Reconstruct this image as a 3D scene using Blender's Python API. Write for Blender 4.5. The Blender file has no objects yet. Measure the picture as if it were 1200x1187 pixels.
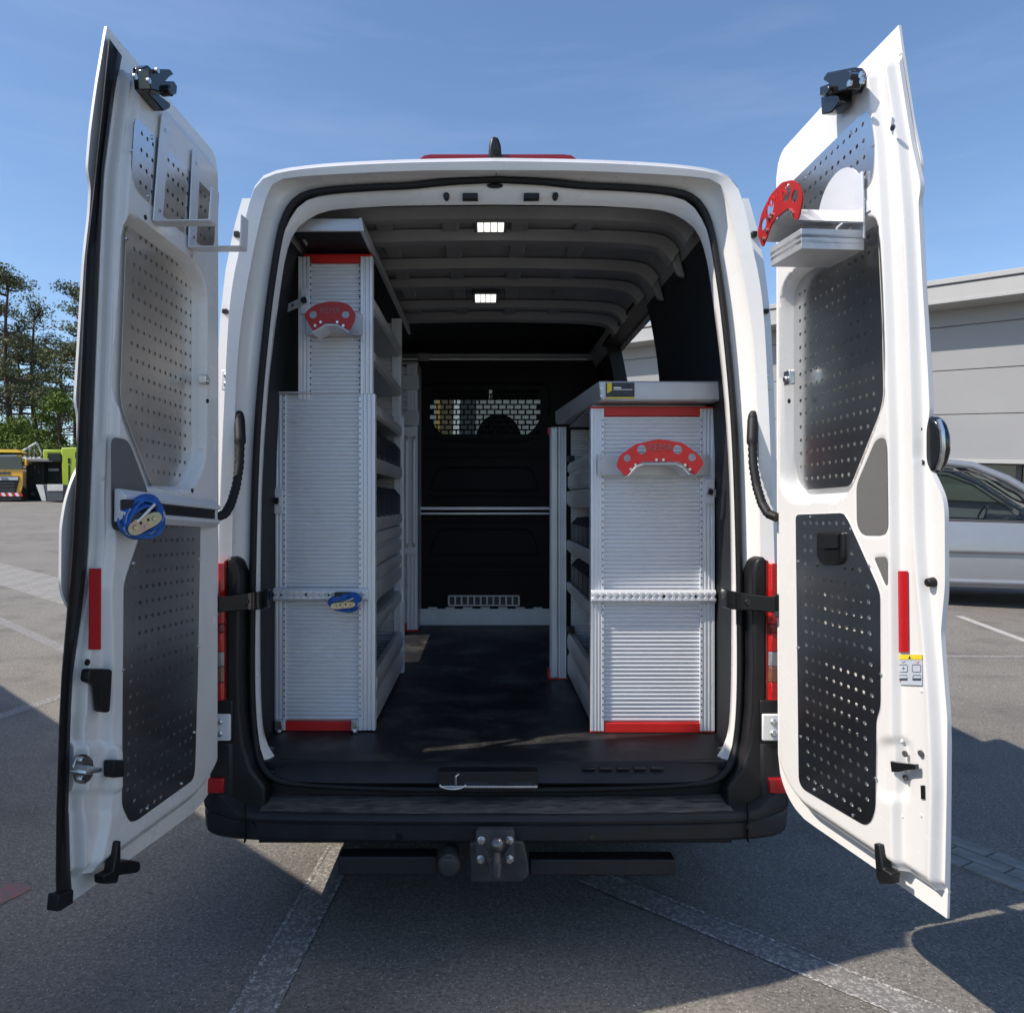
import bpy, math, random
import numpy as np
from mathutils import Vector, Matrix
from mathutils.geometry import delaunay_2d_cdt

random.seed(7)
SC = bpy.context.scene
COL = SC.collection

# ------------------------------------------------------------------ camera, sky, sun, exposure
F, CX0, CY0, CAMZ = 908.0, 570.0, 587.0, 1.47
cam_d = bpy.data.cameras.new('camera')
cam = bpy.data.objects.new('camera', cam_d)
COL.objects.link(cam)
cam.location = (0, 0, CAMZ)
cam.rotation_euler = (math.radians(90), 0, 0)
cam_d.sensor_fit = 'HORIZONTAL'
cam_d.sensor_width = 36.0
cam_d.lens = F / 1200 * 36
cam_d.shift_x = (600 - CX0) / 1200
cam_d.shift_y = -(593.5 - CY0) / 1200
cam_d.clip_start = 0.05
cam_d.clip_end = 3000
SC.camera = cam

SUN = Vector((0.875, 0.288, -1.0)).normalized()          # direction the light travels
sun_el = math.asin(-SUN.z)
sun_az = math.atan2(-SUN.x, -SUN.y)
world = bpy.data.worlds.new('World')
SC.world = world
world.use_nodes = True
wn, wl = world.node_tree.nodes, world.node_tree.links
wn.clear()
w_out = wn.new('ShaderNodeOutputWorld')
w_bg = wn.new('ShaderNodeBackground')
sky = wn.new('ShaderNodeTexSky')
sky.sky_type = 'NISHITA'
sky.sun_disc = False
sky.sun_elevation = sun_el
sky.sun_rotation = sun_az
sky.altitude = 50
sky.air_density = 1.0
sky.dust_density = 0.5
sky.ozone_density = 4.5
tc = wn.new('ShaderNodeTexCoord')
mp = wn.new('ShaderNodeMapping')
mp.inputs['Scale'].default_value = (1.2, 2.0, 9.0)
mp.inputs['Rotation'].default_value = (0.0, 0.12, 0.5)
cn = wn.new('ShaderNodeTexNoise')
cn.inputs['Scale'].default_value = 2.2
cn.inputs['Detail'].default_value = 7
cn.inputs['Roughness'].default_value = 0.6
cr = wn.new('ShaderNodeValToRGB')
cr.color_ramp.elements[0].position = 0.47
cr.color_ramp.elements[0].color = (0, 0, 0, 1)
cr.color_ramp.elements[1].position = 0.85
cr.color_ramp.elements[1].color = (0.11, 0.11, 0.11, 1)
mix = wn.new('ShaderNodeMix')
mix.data_type = 'RGBA'
mix.inputs['B'].default_value = (4.6, 5.0, 5.6, 1)
wl.new(tc.outputs['Generated'], mp.inputs['Vector'])
wl.new(mp.outputs['Vector'], cn.inputs['Vector'])
wl.new(cn.outputs['Fac'], cr.inputs['Fac'])
wl.new(cr.outputs['Color'], mix.inputs['Factor'])
wl.new(sky.outputs['Color'], mix.inputs['A'])
wl.new(mix.outputs['Result'], w_bg.inputs['Color'])
w_bg.inputs['Strength'].default_value = 0.118
wl.new(w_bg.outputs['Background'], w_out.inputs['Surface'])

sun_d = bpy.data.lights.new('sun', 'SUN')
sun_d.energy = 3.75
sun_d.angle = math.radians(0.5)
sun_d.color = (1.0, 0.90, 0.78)
sun = bpy.data.objects.new('sun', sun_d)
COL.objects.link(sun)
sun.rotation_euler = SUN.to_track_quat('-Z', 'Y').to_euler()
sun.location = (-20, -6, 25)

SC.view_settings.view_transform = 'Standard'
SC.view_settings.look = 'None'
SC.view_settings.gamma = 1
SC.view_settings.use_curve_mapping = False
SC.view_settings.exposure = 0.62
SC.cycles.max_bounces = 8
SC.cycles.glossy_bounces = 5
SC.cycles.diffuse_bounces = 5
SC.cycles.blur_glossy = 0.3
SC.cycles.sample_clamp_indirect = 6.0


# ------------------------------------------------------------------ measuring helpers
def pt(px, py, D):
    """world point that lies D metres ahead at that place of the photograph"""
    return Vector(((px - CX0) / F * D, D, CAMZ - (py - CY0) / F * D))


GZ0 = -0.08                                            # the yard under the van


def gz(x, y):
    t = y - 4.0
    if t <= 0:
        return GZ0
    return GZ0 + 0.039 * (t * t / 6.0 if t < 3 else t - 1.5)


def gp(px, py):
    lo, hi = 0.3, 400.0
    for _ in range(60):
        m = (lo + hi) / 2
        p = pt(px, py, m)
        if p.z > gz(p.x, p.y):
            lo = m
        else:
            hi = m
    p = pt(px, py, lo)
    return Vector((p.x, p.y, gz(p.x, p.y)))


# ------------------------------------------------------------------ materials
MATS = {}


def mat(name, col, rough=0.5, metal=0.0, noise=0.0, nscale=8.0, bump=0.0, bscale=60.0, coat=0.0, rvar=0.0,
        emit=None, estr=0.0, trans=0.0, ior=1.45, aniso=0.0, stretch=(1, 1, 1), spec=0.5):
    m = bpy.data.materials.new(name)
    m.use_nodes = True
    n, l = m.node_tree.nodes, m.node_tree.links
    b = n['Principled BSDF']
    b.inputs['Base Color'].default_value = (*col, 1)
    b.inputs['Roughness'].default_value = rough
    b.inputs['Metallic'].default_value = metal
    b.inputs['Coat Weight'].default_value = coat
    b.inputs['Coat Roughness'].default_value = 0.08
    b.inputs['Transmission Weight'].default_value = trans
    b.inputs['IOR'].default_value = ior
    b.inputs['Specular IOR Level'].default_value = spec
    b.inputs['Anisotropic'].default_value = aniso
    if emit:
        b.inputs['Emission Color'].default_value = (*emit, 1)
        b.inputs['Emission Strength'].default_value = estr
    if noise or rvar or bump:
        t = n.new('ShaderNodeTexCoord')
        mm = n.new('ShaderNodeMapping')
        mm.inputs['Scale'].default_value = stretch
        l.new(t.outputs['Object'], mm.inputs['Vector'])
        vec = mm.outputs['Vector']
    if noise or rvar:
        x = n.new('ShaderNodeTexNoise')
        x.inputs['Scale'].default_value = nscale
        x.inputs['Detail'].default_value = 6
        x.inputs['Roughness'].default_value = 0.62
        l.new(vec, x.inputs['Vector'])
    if noise:
        r = n.new('ShaderNodeValToRGB')
        r.color_ramp.elements[0].position = 0.3
        r.color_ramp.elements[1].position = 0.72
        r.color_ramp.elements[0].color = (*[max(0, c * (1 - noise)) for c in col], 1)
        r.color_ramp.elements[1].color = (*[min(1, c * (1 + noise)) for c in col], 1)
        l.new(x.outputs['Fac'], r.inputs['Fac'])
        l.new(r.outputs['Color'], b.inputs['Base Color'])
    if rvar:
        r2 = n.new('ShaderNodeMapRange')
        r2.inputs['To Min'].default_value = max(0.02, rough - rvar)
        r2.inputs['To Max'].default_value = min(1, rough + rvar)
        r2.inputs['From Min'].default_value = 0.3
        r2.inputs['From Max'].default_value = 0.7
        l.new(x.outputs['Fac'], r2.inputs['Value'])
        l.new(r2.outputs['Result'], b.inputs['Roughness'])
    if bump:
        y = n.new('ShaderNodeTexNoise')
        y.inputs['Scale'].default_value = bscale
        y.inputs['Detail'].default_value = 4
        l.new(vec, y.inputs['Vector'])
        bp = n.new('ShaderNodeBump')
        bp.inputs['Strength'].default_value = bump
        bp.inputs['Distance'].default_value = 0.004
        l.new(y.outputs['Fac'], bp.inputs['Height'])
        l.new(bp.outputs['Normal'], b.inputs['Normal'])
    MATS[name] = m
    return m


PAINT = mat('white_paint', (0.80, 0.80, 0.79), 0.28, coat=0.6, noise=0.03, nscale=3, rvar=0.08, bump=0.02, bscale=6)
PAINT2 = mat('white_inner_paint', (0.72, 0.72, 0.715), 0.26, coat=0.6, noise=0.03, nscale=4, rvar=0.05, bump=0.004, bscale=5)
PRIMER = mat('roof_paint', (0.25, 0.25, 0.25), 0.45, noise=0.12, nscale=4)
ALU = mat('anodised_aluminium', (0.72, 0.74, 0.78), 0.36, metal=0.3, noise=0.03, nscale=3, rvar=0.06, stretch=(1, 1, 4))
ALUD = mat('dull_aluminium', (0.52, 0.53, 0.55), 0.42, metal=0.5, noise=0.1, nscale=7, rvar=0.1)
SHEET = mat('perforated_steel', (0.70, 0.70, 0.70), 0.24, metal=1.0, noise=0.02, nscale=3, rvar=0.02, bump=0.006, bscale=3)
SHEET_REFL = mat('reflection_tinted_steel', (0.80, 0.77, 0.73), 0.33, metal=1.0, noise=0.04, nscale=5, rvar=0.05)  # lighter, warmer copy of the panel steel: reflected sunlight put into its colour
STEEL = mat('zinc_steel', (0.62, 0.63, 0.64), 0.28, metal=1.0, noise=0.1, nscale=30, rvar=0.1)
ZINC = mat('yellow_zinc', (0.62, 0.60, 0.42), 0.25, metal=0.95, noise=0.25, nscale=26)
BLACK = mat('black_plastic', (0.008, 0.0085, 0.010), 0.45, noise=0.25, nscale=12, rvar=0.1, bump=0.06, bscale=400)
GLOSSB = mat('gloss_black', (0.010, 0.011, 0.012), 0.12, coat=0.5)
RUBBER = mat('black_rubber', (0.006, 0.0065, 0.008), 0.6, noise=0.3, nscale=20)
BUMPER = mat('grained_bumper_plastic', (0.014, 0.015, 0.018), 0.5, noise=0.3, nscale=9, rvar=0.12, bump=0.1, bscale=300)
DARKWALL = mat('dark_wall_lining', (0.016, 0.018, 0.022), 0.6, noise=0.2, nscale=3, spec=0.3)
BULK = mat('bulkhead_plastic', (0.005, 0.0055, 0.007), 0.55, noise=0.2, nscale=4, spec=0.25)
GREY = mat('grey_film', (0.135, 0.135, 0.135), 0.55, noise=0.06, nscale=6)
RED = mat('red_coated_sheet', (0.36, 0.016, 0.016), 0.42, noise=0.10, nscale=14, bump=0.04, bscale=120)
REDP = mat('red_plastic', (0.55, 0.02, 0.018), 0.35, noise=0.05)
REFL = mat('red_reflector', (0.42, 0.008, 0.012), 0.3, noise=0.1, nscale=90, coat=0.3)
LENS = mat('red_lamp_lens', (0.50, 0.010, 0.010), 0.12, coat=0.7, noise=0.25, nscale=40, stretch=(1, 1, 5))
LENSD = mat('dark_red_lens', (0.20, 0.006, 0.006), 0.12, coat=0.7)
LENSW = mat('clear_lamp_lens', (0.24, 0.23, 0.24), 0.15, coat=0.7, noise=0.2, nscale=60)
LENSO = mat('amber_lamp_lens', (0.20, 0.08, 0.045), 0.15, coat=0.7, noise=0.2, nscale=60)
BIN = mat('dark_bin_plastic', (0.020, 0.024, 0.036), 0.38, noise=0.15, nscale=10)
BLUE = mat('blue_webbing', (0.020, 0.115, 0.42), 0.7, noise=0.35, nscale=60, bump=0.4, bscale=300)
WHITEW = mat('pale_webbing', (0.55, 0.60, 0.66), 0.6, noise=0.2, nscale=50)
zr = [n_ for n_ in ZINC.node_tree.nodes if n_.type == 'VALTORGB'][0].color_ramp
zr.elements[0].color = (.46, .30, .37, 1)
zr.elements[1].color = (.30, .46, .38, 1)
ze = zr.elements.new(.5)
ze.color = (.50, .46, .33, 1)
GLASS = mat('tinted_glass', (0.20, 0.25, 0.25), 0.02, trans=1.0, ior=1.45)
CARGLASS = mat('car_glass', (0.72, 0.80, 0.79), 0.02, trans=1.0, ior=1.1, spec=0.9)
DGLASS = mat('dark_glass', (0.022, 0.034, 0.036), 0.05, coat=0.4)
LED = mat('led_diffuser', (0.8, 0.8, 0.8), 0.4, emit=(1.0, 0.98, 0.90), estr=0.85)
YELLOW = mat('warning_yellow', (0.72, 0.56, 0.03), 0.4)
LABELB = mat('label_pale_blue', (0.45, 0.50, 0.57), 0.4)
LABELD = mat('label_dark', (0.03, 0.03, 0.035), 0.3, noise=0.6, nscale=80)
INK = mat('print_ink', (0.05, 0.06, 0.08), 0.5)
BARK = mat('pine_bark', (0.075, 0.052, 0.038), 0.9, noise=0.4, nscale=2, bump=0.5, bscale=6)
SILVER = mat('silver_car_paint', (0.30, 0.315, 0.34), 0.30, metal=0.4, coat=0.7, noise=0.03)
TYRE = mat('tyre_rubber', (0.02, 0.02, 0.021), 0.8, noise=0.2)
CARTRIM = mat('grey_car_trim', (0.07, 0.07, 0.075), 0.5)
CLAD = mat('grey_cladding', (0.26, 0.264, 0.27), 0.45, noise=0.04, nscale=0.6, rvar=0.05)
CLADL = mat('pale_fascia', (0.35, 0.354, 0.352), 0.5, noise=0.05, nscale=0.5)
TRUCKY = mat('orange_truck_paint', (0.72, 0.36, 0.015), 0.3, coat=0.5, noise=0.05)
TRUCKT = mat('yellow_truck_roof', (0.80, 0.52, 0.02), 0.3, coat=0.5)
LIME = mat('lime_machine_paint', (0.36, 0.46, 0.03), 0.4, noise=0.12, nscale=2)
CONT = mat('black_container_paint', (0.030, 0.036, 0.042), 0.5, noise=0.2, nscale=2)
SKIPW = mat('pale_skip_paint', (0.58, 0.57, 0.53), 0.5, noise=0.15, nscale=3)
SKIPG = mat('grey_skip_paint', (0.075, 0.08, 0.09), 0.5, noise=0.15, nscale=3)
WHITEM = mat('white_steel', (0.72, 0.73, 0.74), 0.4, noise=0.06)
SEATF = mat('seat_fabric', (0.02, 0.02, 0.022), 0.85)
STONE = mat('concrete_paver', (0.24, 0.232, 0.215), 0.85, noise=0.3, nscale=9, bump=0.4, bscale=90)


def leaf_mat(name, c1, c2, sc):
    m = mat(name, c1, 0.7, spec=0.2)
    n, l = m.node_tree.nodes, m.node_tree.links
    b = n['Principled BSDF']
    t = n.new('ShaderNodeTexCoord')
    x = n.new('ShaderNodeTexNoise')
    x.inputs['Scale'].default_value = sc
    x.inputs['Detail'].default_value = 4
    r = n.new('ShaderNodeValToRGB')
    r.color_ramp.elements[0].position = 0.35
    r.color_ramp.elements[1].position = 0.68
    r.color_ramp.elements[0].color = (*c1, 1)
    r.color_ramp.elements[1].color = (*c2, 1)
    l.new(t.outputs['Object'], x.inputs['Vector'])
    l.new(x.outputs['Fac'], r.inputs['Fac'])
    l.new(r.outputs['Color'], b.inputs['Base Color'])
    return m


NEEDLE = leaf_mat('pine_needles', (0.075, 0.090, 0.042), (0.175, 0.185, 0.090), 0.8)
LEAF = leaf_mat('broad_leaves', (0.055, 0.10, 0.018), (0.16, 0.22, 0.04), 1.0)


def ground_material():
    m = bpy.data.materials.new('asphalt')
    m.use_nodes = True
    n, l = m.node_tree.nodes, m.node_tree.links
    b = n['Principled BSDF']
    t = n.new('ShaderNodeTexCoord')

    def tex(scale, detail=5, rough=0.6):
        x = n.new('ShaderNodeTexNoise')
        x.inputs['Scale'].default_value = scale
        x.inputs['Detail'].default_value = detail
        x.inputs['Roughness'].default_value = rough
        l.new(t.outputs['Object'], x.inputs['Vector'])
        return x

    def ramp(src, p0, p1, c0, c1):
        r = n.new('ShaderNodeValToRGB')
        r.color_ramp.elements[0].position = p0
        r.color_ramp.elements[1].position = p1
        r.color_ramp.elements[0].color = (*c0, 1)
        r.color_ramp.elements[1].color = (*c1, 1)
        l.new(src, r.inputs['Fac'])
        return r.outputs['Color']

    def mixn(mode, fac, a, bb):
        x = n.new('ShaderNodeMix')
        x.data_type = 'RGBA'
        x.blend_type = mode
        if isinstance(fac, float):
            x.inputs['Factor'].default_value = fac
        else:
            l.new(fac, x.inputs['Factor'])
        l.new(a, x.inputs['A'])
        if isinstance(bb, tuple):
            x.inputs['B'].default_value = (*bb, 1)
        else:
            l.new(bb, x.inputs['B'])
        return x.outputs['Result']
    base = ramp(tex(0.35, 6).outputs['Fac'], 0.3, 0.7, (0.168, 0.160, 0.147), (0.222, 0.211, 0.192))
    grit = ramp(tex(78, 7, 0.88).outputs['Fac'], 0.36, 0.66, (0.30, 0.30, 0.30), (1.75, 1.73, 1.68))
    c = mixn('MULTIPLY', 0.9, base, grit)
    v = n.new('ShaderNodeTexVoronoi')
    v.inputs['Scale'].default_value = 130
    l.new(t.outputs['Object'], v.inputs['Vector'])
    sp = n.new('ShaderNodeSeparateColor')
    l.new(v.outputs['Color'], sp.inputs['Color'])
    pick = n.new('ShaderNodeMath')
    pick.operation = 'GREATER_THAN'
    pick.inputs[1].default_value = 0.91
    l.new(sp.outputs['Red'], pick.inputs[0])
    near = n.new('ShaderNodeMath')
    near.operation = 'LESS_THAN'
    near.inputs[1].default_value = 0.33
    l.new(v.outputs['Distance'], near.inputs[0])
    both = n.new('ShaderNodeMath')
    both.operation = 'MULTIPLY'
    l.new(pick.outputs[0], both.inputs[0])
    l.new(near.outputs[0], both.inputs[1])
    c = mixn('MIX', both.outputs[0], c, (0.50, 0.48, 0.44))
    stain = ramp(tex(1.7, 5).outputs['Fac'], 0.50, 0.72, (1, 1, 1), (0.68, 0.68, 0.69))
    c = mixn('MULTIPLY', 1.0, c, stain)
    l.new(c, b.inputs['Base Color'])
    b.inputs['Roughness'].default_value = 0.86
    b.inputs['Specular IOR Level'].default_value = 0.3
    bp = n.new('ShaderNodeBump')
    bp.inputs['Strength'].default_value = 0.7
    bp.inputs['Distance'].default_value = 0.006
    l.new(tex(78, 7, 0.88).outputs['Fac'], bp.inputs['Height'])
    l.new(bp.outputs['Normal'], b.inputs['Normal'])
    return m


def worn_paint(name, col, keep):
    """paint worn down to bare patches: the bare part is the asphalt's own colour"""
    m = mat(name, col, 0.75)
    n, l = m.node_tree.nodes, m.node_tree.links
    b = n['Principled BSDF']
    t = n.new('ShaderNodeTexCoord')
    x = n.new('ShaderNodeTexNoise')
    x.inputs['Scale'].default_value = 70
    x.inputs['Detail'].default_value = 6
    x.inputs['Roughness'].default_value = 0.8
    l.new(t.outputs['Object'], x.inputs['Vector'])
    r = n.new('ShaderNodeValToRGB')
    r.color_ramp.elements[0].position = keep
    r.color_ramp.elements[1].position = keep + 0.07
    r.color_ramp.elements[0].color = (0.165, 0.158, 0.147, 1)
    r.color_ramp.elements[1].color = (*col, 1)
    l.new(x.outputs['Fac'], r.inputs['Fac'])
    l.new(r.outputs['Color'], b.inputs['Base Color'])
    bp = n.new('ShaderNodeBump')
    bp.inputs['Strength'].default_value = 0.5
    bp.inputs['Distance'].default_value = 0.004
    l.new(x.outputs['Fac'], bp.inputs['Height'])
    l.new(bp.outputs['Normal'], b.inputs['Normal'])
    return m


ASPHALT = ground_material()
LINEW = worn_paint('worn_white_line', (0.58, 0.57, 0.55), 0.50)
LINEF = worn_paint('faded_white_line', (0.36, 0.35, 0.335), 0.50)
LINEC = worn_paint('clear_white_line', (0.50, 0.49, 0.47), 0.43)
SPRAY = worn_paint('red_spray_paint', (0.42, 0.10, 0.09), 0.50)


def floor_material():
    m = mat('anti_slip_floor', (0.035, 0.035, 0.037), 0.48, spec=0.3)
    n, l = m.node_tree.nodes, m.node_tree.links
    b = n['Principled BSDF']
    t = n.new('ShaderNodeTexCoord')
    k = n.new('ShaderNodeTexChecker')
    k.inputs['Scale'].default_value = 160
    k.inputs['Color1'].default_value = (0, 0, 0, 1)
    k.inputs['Color2'].default_value = (1, 1, 1, 1)
    mm = n.new('ShaderNodeMapping')
    mm.inputs['Rotation'].default_value = (0, 0, math.radians(35))
    mm.inputs['Location'].default_value = (0, 0, 0.003)
    l.new(t.outputs['Object'], mm.inputs['Vector'])
    l.new(mm.outputs['Vector'], k.inputs['Vector'])
    x = n.new('ShaderNodeTexNoise')
    x.inputs['Scale'].default_value = 3.5
    x.inputs['Detail'].default_value = 8
    x.inputs['Roughness'].default_value = 0.7
    l.new(t.outputs['Object'], x.inputs['Vector'])
    r = n.new('ShaderNodeValToRGB')
    r.color_ramp.elements[0].position = 0.48
    r.color_ramp.elements[1].position = 0.8
    r.color_ramp.elements[0].color = (0.014, 0.014, 0.016, 1)
    r.color_ramp.elements[1].color = (0.115, 0.11, 0.10, 1)
    l.new(x.outputs['Fac'], r.inputs['Fac'])
    l.new(r.outputs['Color'], b.inputs['Base Color'])
    bp = n.new('ShaderNodeBump')
    bp.inputs['Strength'].default_value = 0.5
    bp.inputs['Distance'].default_value = 0.002
    l.new(k.outputs['Color'], bp.inputs['Height'])
    l.new(bp.outputs['Normal'], b.inputs['Normal'])
    return m


FLOORM = floor_material()

# ------------------------------------------------------------------ mesh builder
ORG = {}


def tag(o, label=None, cat=None, group=None, kind=None):
    if label: o['label'] = label
    if cat: o['category'] = cat
    if group: o['group'] = group
    if kind: o['kind'] = kind
    return o


def thing(name, loc, label, cat, group=None):
    o = bpy.data.objects.new(name, None)
    o.empty_display_size = 0.2
    COL.objects.link(o)
    o.location = loc
    ORG[o] = Vector(loc)
    return tag(o, label, cat, group)


def unit(v):
    return v.normalized()


class MB:
    def __init__(s):
        s.v, s.f, s.mi, s.mats, s.cur = [], [], [], [], 0

    def use(s, m):
        if m not in s.mats:
            s.mats.append(m)
        s.cur = s.mats.index(m)
        return s

    def face(s, idx):
        s.f.append(tuple(idx))
        s.mi.append(s.cur)

    def add(s, pts):
        i = len(s.v)
        s.v.extend(Vector(p) for p in pts)
        return i

    def box(s, x0, x1, y0, y1, z0, z1):
        i = s.add([(x0, y0, z0), (x1, y0, z0), (x1, y1, z0), (x0, y1, z0),
                   (x0, y0, z1), (x1, y0, z1), (x1, y1, z1), (x0, y1, z1)])
        for q in ((0, 3, 2, 1), (4, 5, 6, 7), (0, 1, 5, 4), (1, 2, 6, 5), (2, 3, 7, 6), (3, 0, 4, 7)):
            s.face([i + k for k in q])
        return s

    def hexa(s, p):
        """8 corner points: bottom 0-3, top 4-7"""
        i = s.add(p)
        for q in ((0, 3, 2, 1), (4, 5, 6, 7), (0, 1, 5, 4), (1, 2, 6, 5), (2, 3, 7, 6), (3, 0, 4, 7)):
            s.face([i + k for k in q])
        return s

    def obox(s, c, a, b, n, ha, hb, hn):
        c = Vector(c)
        s.hexa([c - a * ha - b * hb - n * hn, c + a * ha - b * hb - n * hn, c + a * ha + b * hb - n * hn, c - a * ha + b * hb - n * hn,
                c - a * ha - b * hb + n * hn, c + a * ha - b * hb + n * hn, c + a * ha + b * hb + n * hn, c - a * ha + b * hb + n * hn])
        return s

    def loft(s, rows, closed=False, cap=False):
        n = len(rows[0])
        base = [s.add(r) for r in rows]
        for a, b in zip(base[:-1], base[1:]):
            for k in range(n if closed else n - 1):
                k2 = (k + 1) % n
                s.face((a + k, a + k2, b + k2, b + k))
        if cap:
            s.face([base[0] + k for k in range(n)][::-1])
            s.face([base[-1] + k for k in range(n)])
        return s

    def cyl(s, p0, p1, r0, r1=None, n=14):
        p0, p1 = Vector(p0), Vector(p1)
        r1 = r0 if r1 is None else r1
        d = unit(p1 - p0)
        a = unit(d.orthogonal())
        b = d.cross(a)
        ring = lambda c, r: [c + (a * math.cos(2 * math.pi * k / n) + b * math.sin(2 * math.pi * k / n)) * r for k in range(n)]
        return s.loft([ring(p0, r0), ring(p1, r1)], True, True)

    def tube(s, path, r, n=8, closed=False, flat=1.0, up=None):
        path = [Vector(p) for p in path]
        rows = []
        m = len(path)
        a = None
        for i, p in enumerate(path):
            if closed:
                d = path[(i + 1) % m] - path[i - 1]
            else:
                d = path[min(i + 1, m - 1)] - path[max(i - 1, 0)]
            d = unit(d)
            if up is not None:
                a = unit(up - d * up.dot(d))
            elif a is None:
                a = unit(d.orthogonal())
            else:
                a = unit(a - d * a.dot(d))
            b = d.cross(a)
            rr = r[i] if isinstance(r, (list, tuple)) else r
            rows.append([p + (a * math.cos(2 * math.pi * k / n) + b * math.sin(2 * math.pi * k / n) * flat) * rr for k in range(n)])
        if closed:
            rows.append(rows[0])
        return s.loft(rows, True, not closed)

    def ball(s, c, r, n=12, m=8, sq=(1, 1, 1)):
        c = Vector(c)
        rows = []
        for j in range(1, m):
            th = math.pi * j / m
            rows.append([c + Vector((math.sin(th) * math.cos(2 * math.pi * k / n) * r * sq[0],
                                     math.sin(th) * math.sin(2 * math.pi * k / n) * r * sq[1], math.cos(th) * r * sq[2])) for k in range(n)])
        return s.loft(rows, True, True)

    def poly(s, pts, off):
        """flat outline pushed through by the vector off (closed solid)"""
        pts = [Vector(p) for p in pts]
        n = len(pts)
        i = s.add(pts)
        j = s.add([p + off for p in pts])
        s.face([i + k for k in range(n)][::-1])
        s.face([j + k for k in range(n)])
        for k in range(n):
            k2 = (k + 1) % n
            s.face((i + k, i + k2, j + k2, j + k))
        return s

    def sheet(s, outline, holes, fn):
        """flat sheet with real holes; outline and holes in 2D, fn maps (a, b) to the world"""
        vs = [Vector(p) for p in outline]
        es = [(k, (k + 1) % len(outline)) for k in range(len(outline))]
        for h in holes:
            b0 = len(vs)
            vs += [Vector(p) for p in h]
            es += [(b0 + k, b0 + (k + 1) % len(h)) for k in range(len(h))]
        ov, oe, of, _, _, _ = delaunay_2d_cdt(vs, es, [], 0, 1e-6)
        hp_ = [np.array([(p[0], p[1]) for p in h]) for h in holes]
        hc = np.array([h.mean(0) for h in hp_]) if hp_ else np.zeros((0, 2))
        hr = np.array([np.abs(h - h.mean(0)).max() * 1.5 for h in hp_]) if hp_ else np.zeros(0)
        out = np.array([(p[0], p[1]) for p in outline])
        i = s.add([fn(p[0], p[1]) for p in ov])
        for f in of:
            c = sum((ov[k] for k in f), Vector((0, 0))) / len(f)
            if not inside(out, c):
                continue
            if len(hc):
                d = np.hypot(hc[:, 0] - c[0], hc[:, 1] - c[1])
                if any(inside(hp_[k], c) for k in np.nonzero(d < hr * 1.2)[0]):
                    continue
            s.face([i + k for k in f])
        return s

    def text(s, body, size, origin, a, b, n, depth=0.001, align='CENTER', bold=0.0):
        cu = bpy.data.curves.new('lettering', 'FONT')
        cu.body = body
        cu.size = size
        cu.align_x = align
        cu.align_y = 'CENTER'
        cu.extrude = depth
        cu.offset = bold
        cu.resolution_u = 3
        o = bpy.data.objects.new('lettering', cu)
        COL.objects.link(o)
        dg = bpy.context.evaluated_depsgraph_get()
        me = bpy.data.meshes.new_from_object(o.evaluated_get(dg))
        origin = Vector(origin)
        i = s.add([origin + a * v.co.x + b * v.co.y + n * v.co.z for v in me.vertices])
        for p in me.polygons:
            s.face([i + k for k in p.vertices])
        bpy.data.meshes.remove(me)
        bpy.data.objects.remove(o)
        bpy.data.curves.remove(cu)
        return s

    def build(s, name, m=None, parent=None, bevel=0.0, angle=38, loc=None, solid=0.0, kind=None, seg=2, label=None):
        if m is not None and not s.mats:
            s.mats = [m]
        base = ORG[parent] if parent is not None else Vector(loc if loc is not None else (0, 0, 0))
        me = bpy.data.meshes.new(name)
        me.from_pydata([tuple(p - base) for p in s.v], [], s.f)
        for mm in s.mats:
            me.materials.append(mm)
        me.polygons.foreach_set('material_index', s.mi)
        if not solid:
            me.shade_smooth()
            me.set_sharp_from_angle(angle=math.radians(angle))
        me.update()
        o = bpy.data.objects.new(name, me)
        COL.objects.link(o)
        if parent is not None:
            o.parent = parent
        else:
            o.location = base
        ORG[o] = base
        if solid:
            md = o.modifiers.new('solid', 'SOLIDIFY')
            md.thickness = solid
            md.offset = 0
        if bevel:
            md = o.modifiers.new('bevel', 'BEVEL')
            md.width = bevel
            md.segments = seg
            md.limit_method = 'ANGLE'
            md.angle_limit = math.radians(35)
        if kind: o['kind'] = kind
        if label: o['label'] = label
        return o


def inside(poly, p):
    x, y = p[0], p[1]
    a, b = poly, np.roll(poly, -1, axis=0)
    c = (a[:, 1] > y) != (b[:, 1] > y)
    with np.errstate(divide='ignore', invalid='ignore'):
        xi = (b[:, 0] - a[:, 0]) * (y - a[:, 1]) / (b[:, 1] - a[:, 1]) + a[:, 0]
    return bool(np.count_nonzero(c & (x < xi)) % 2)


def round_poly(poly, r, n=4):
    out = []
    m = len(poly)
    for k in range(m):
        p, a, b = np.array(poly[k], float), np.array(poly[k - 1], float), np.array(poly[(k + 1) % m], float)
        la, lb = np.linalg.norm(a - p), np.linalg.norm(b - p)
        ra, rb = min(r, la * 0.45), min(r, lb * 0.45)
        pa, pb = p + (a - p) / la * ra, p + (b - p) / lb * rb
        for q in range(n + 1):
            t = q / n
            out.append(tuple((1 - t) ** 2 * pa + 2 * t * (1 - t) * p + t * t * pb))
    return out


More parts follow.
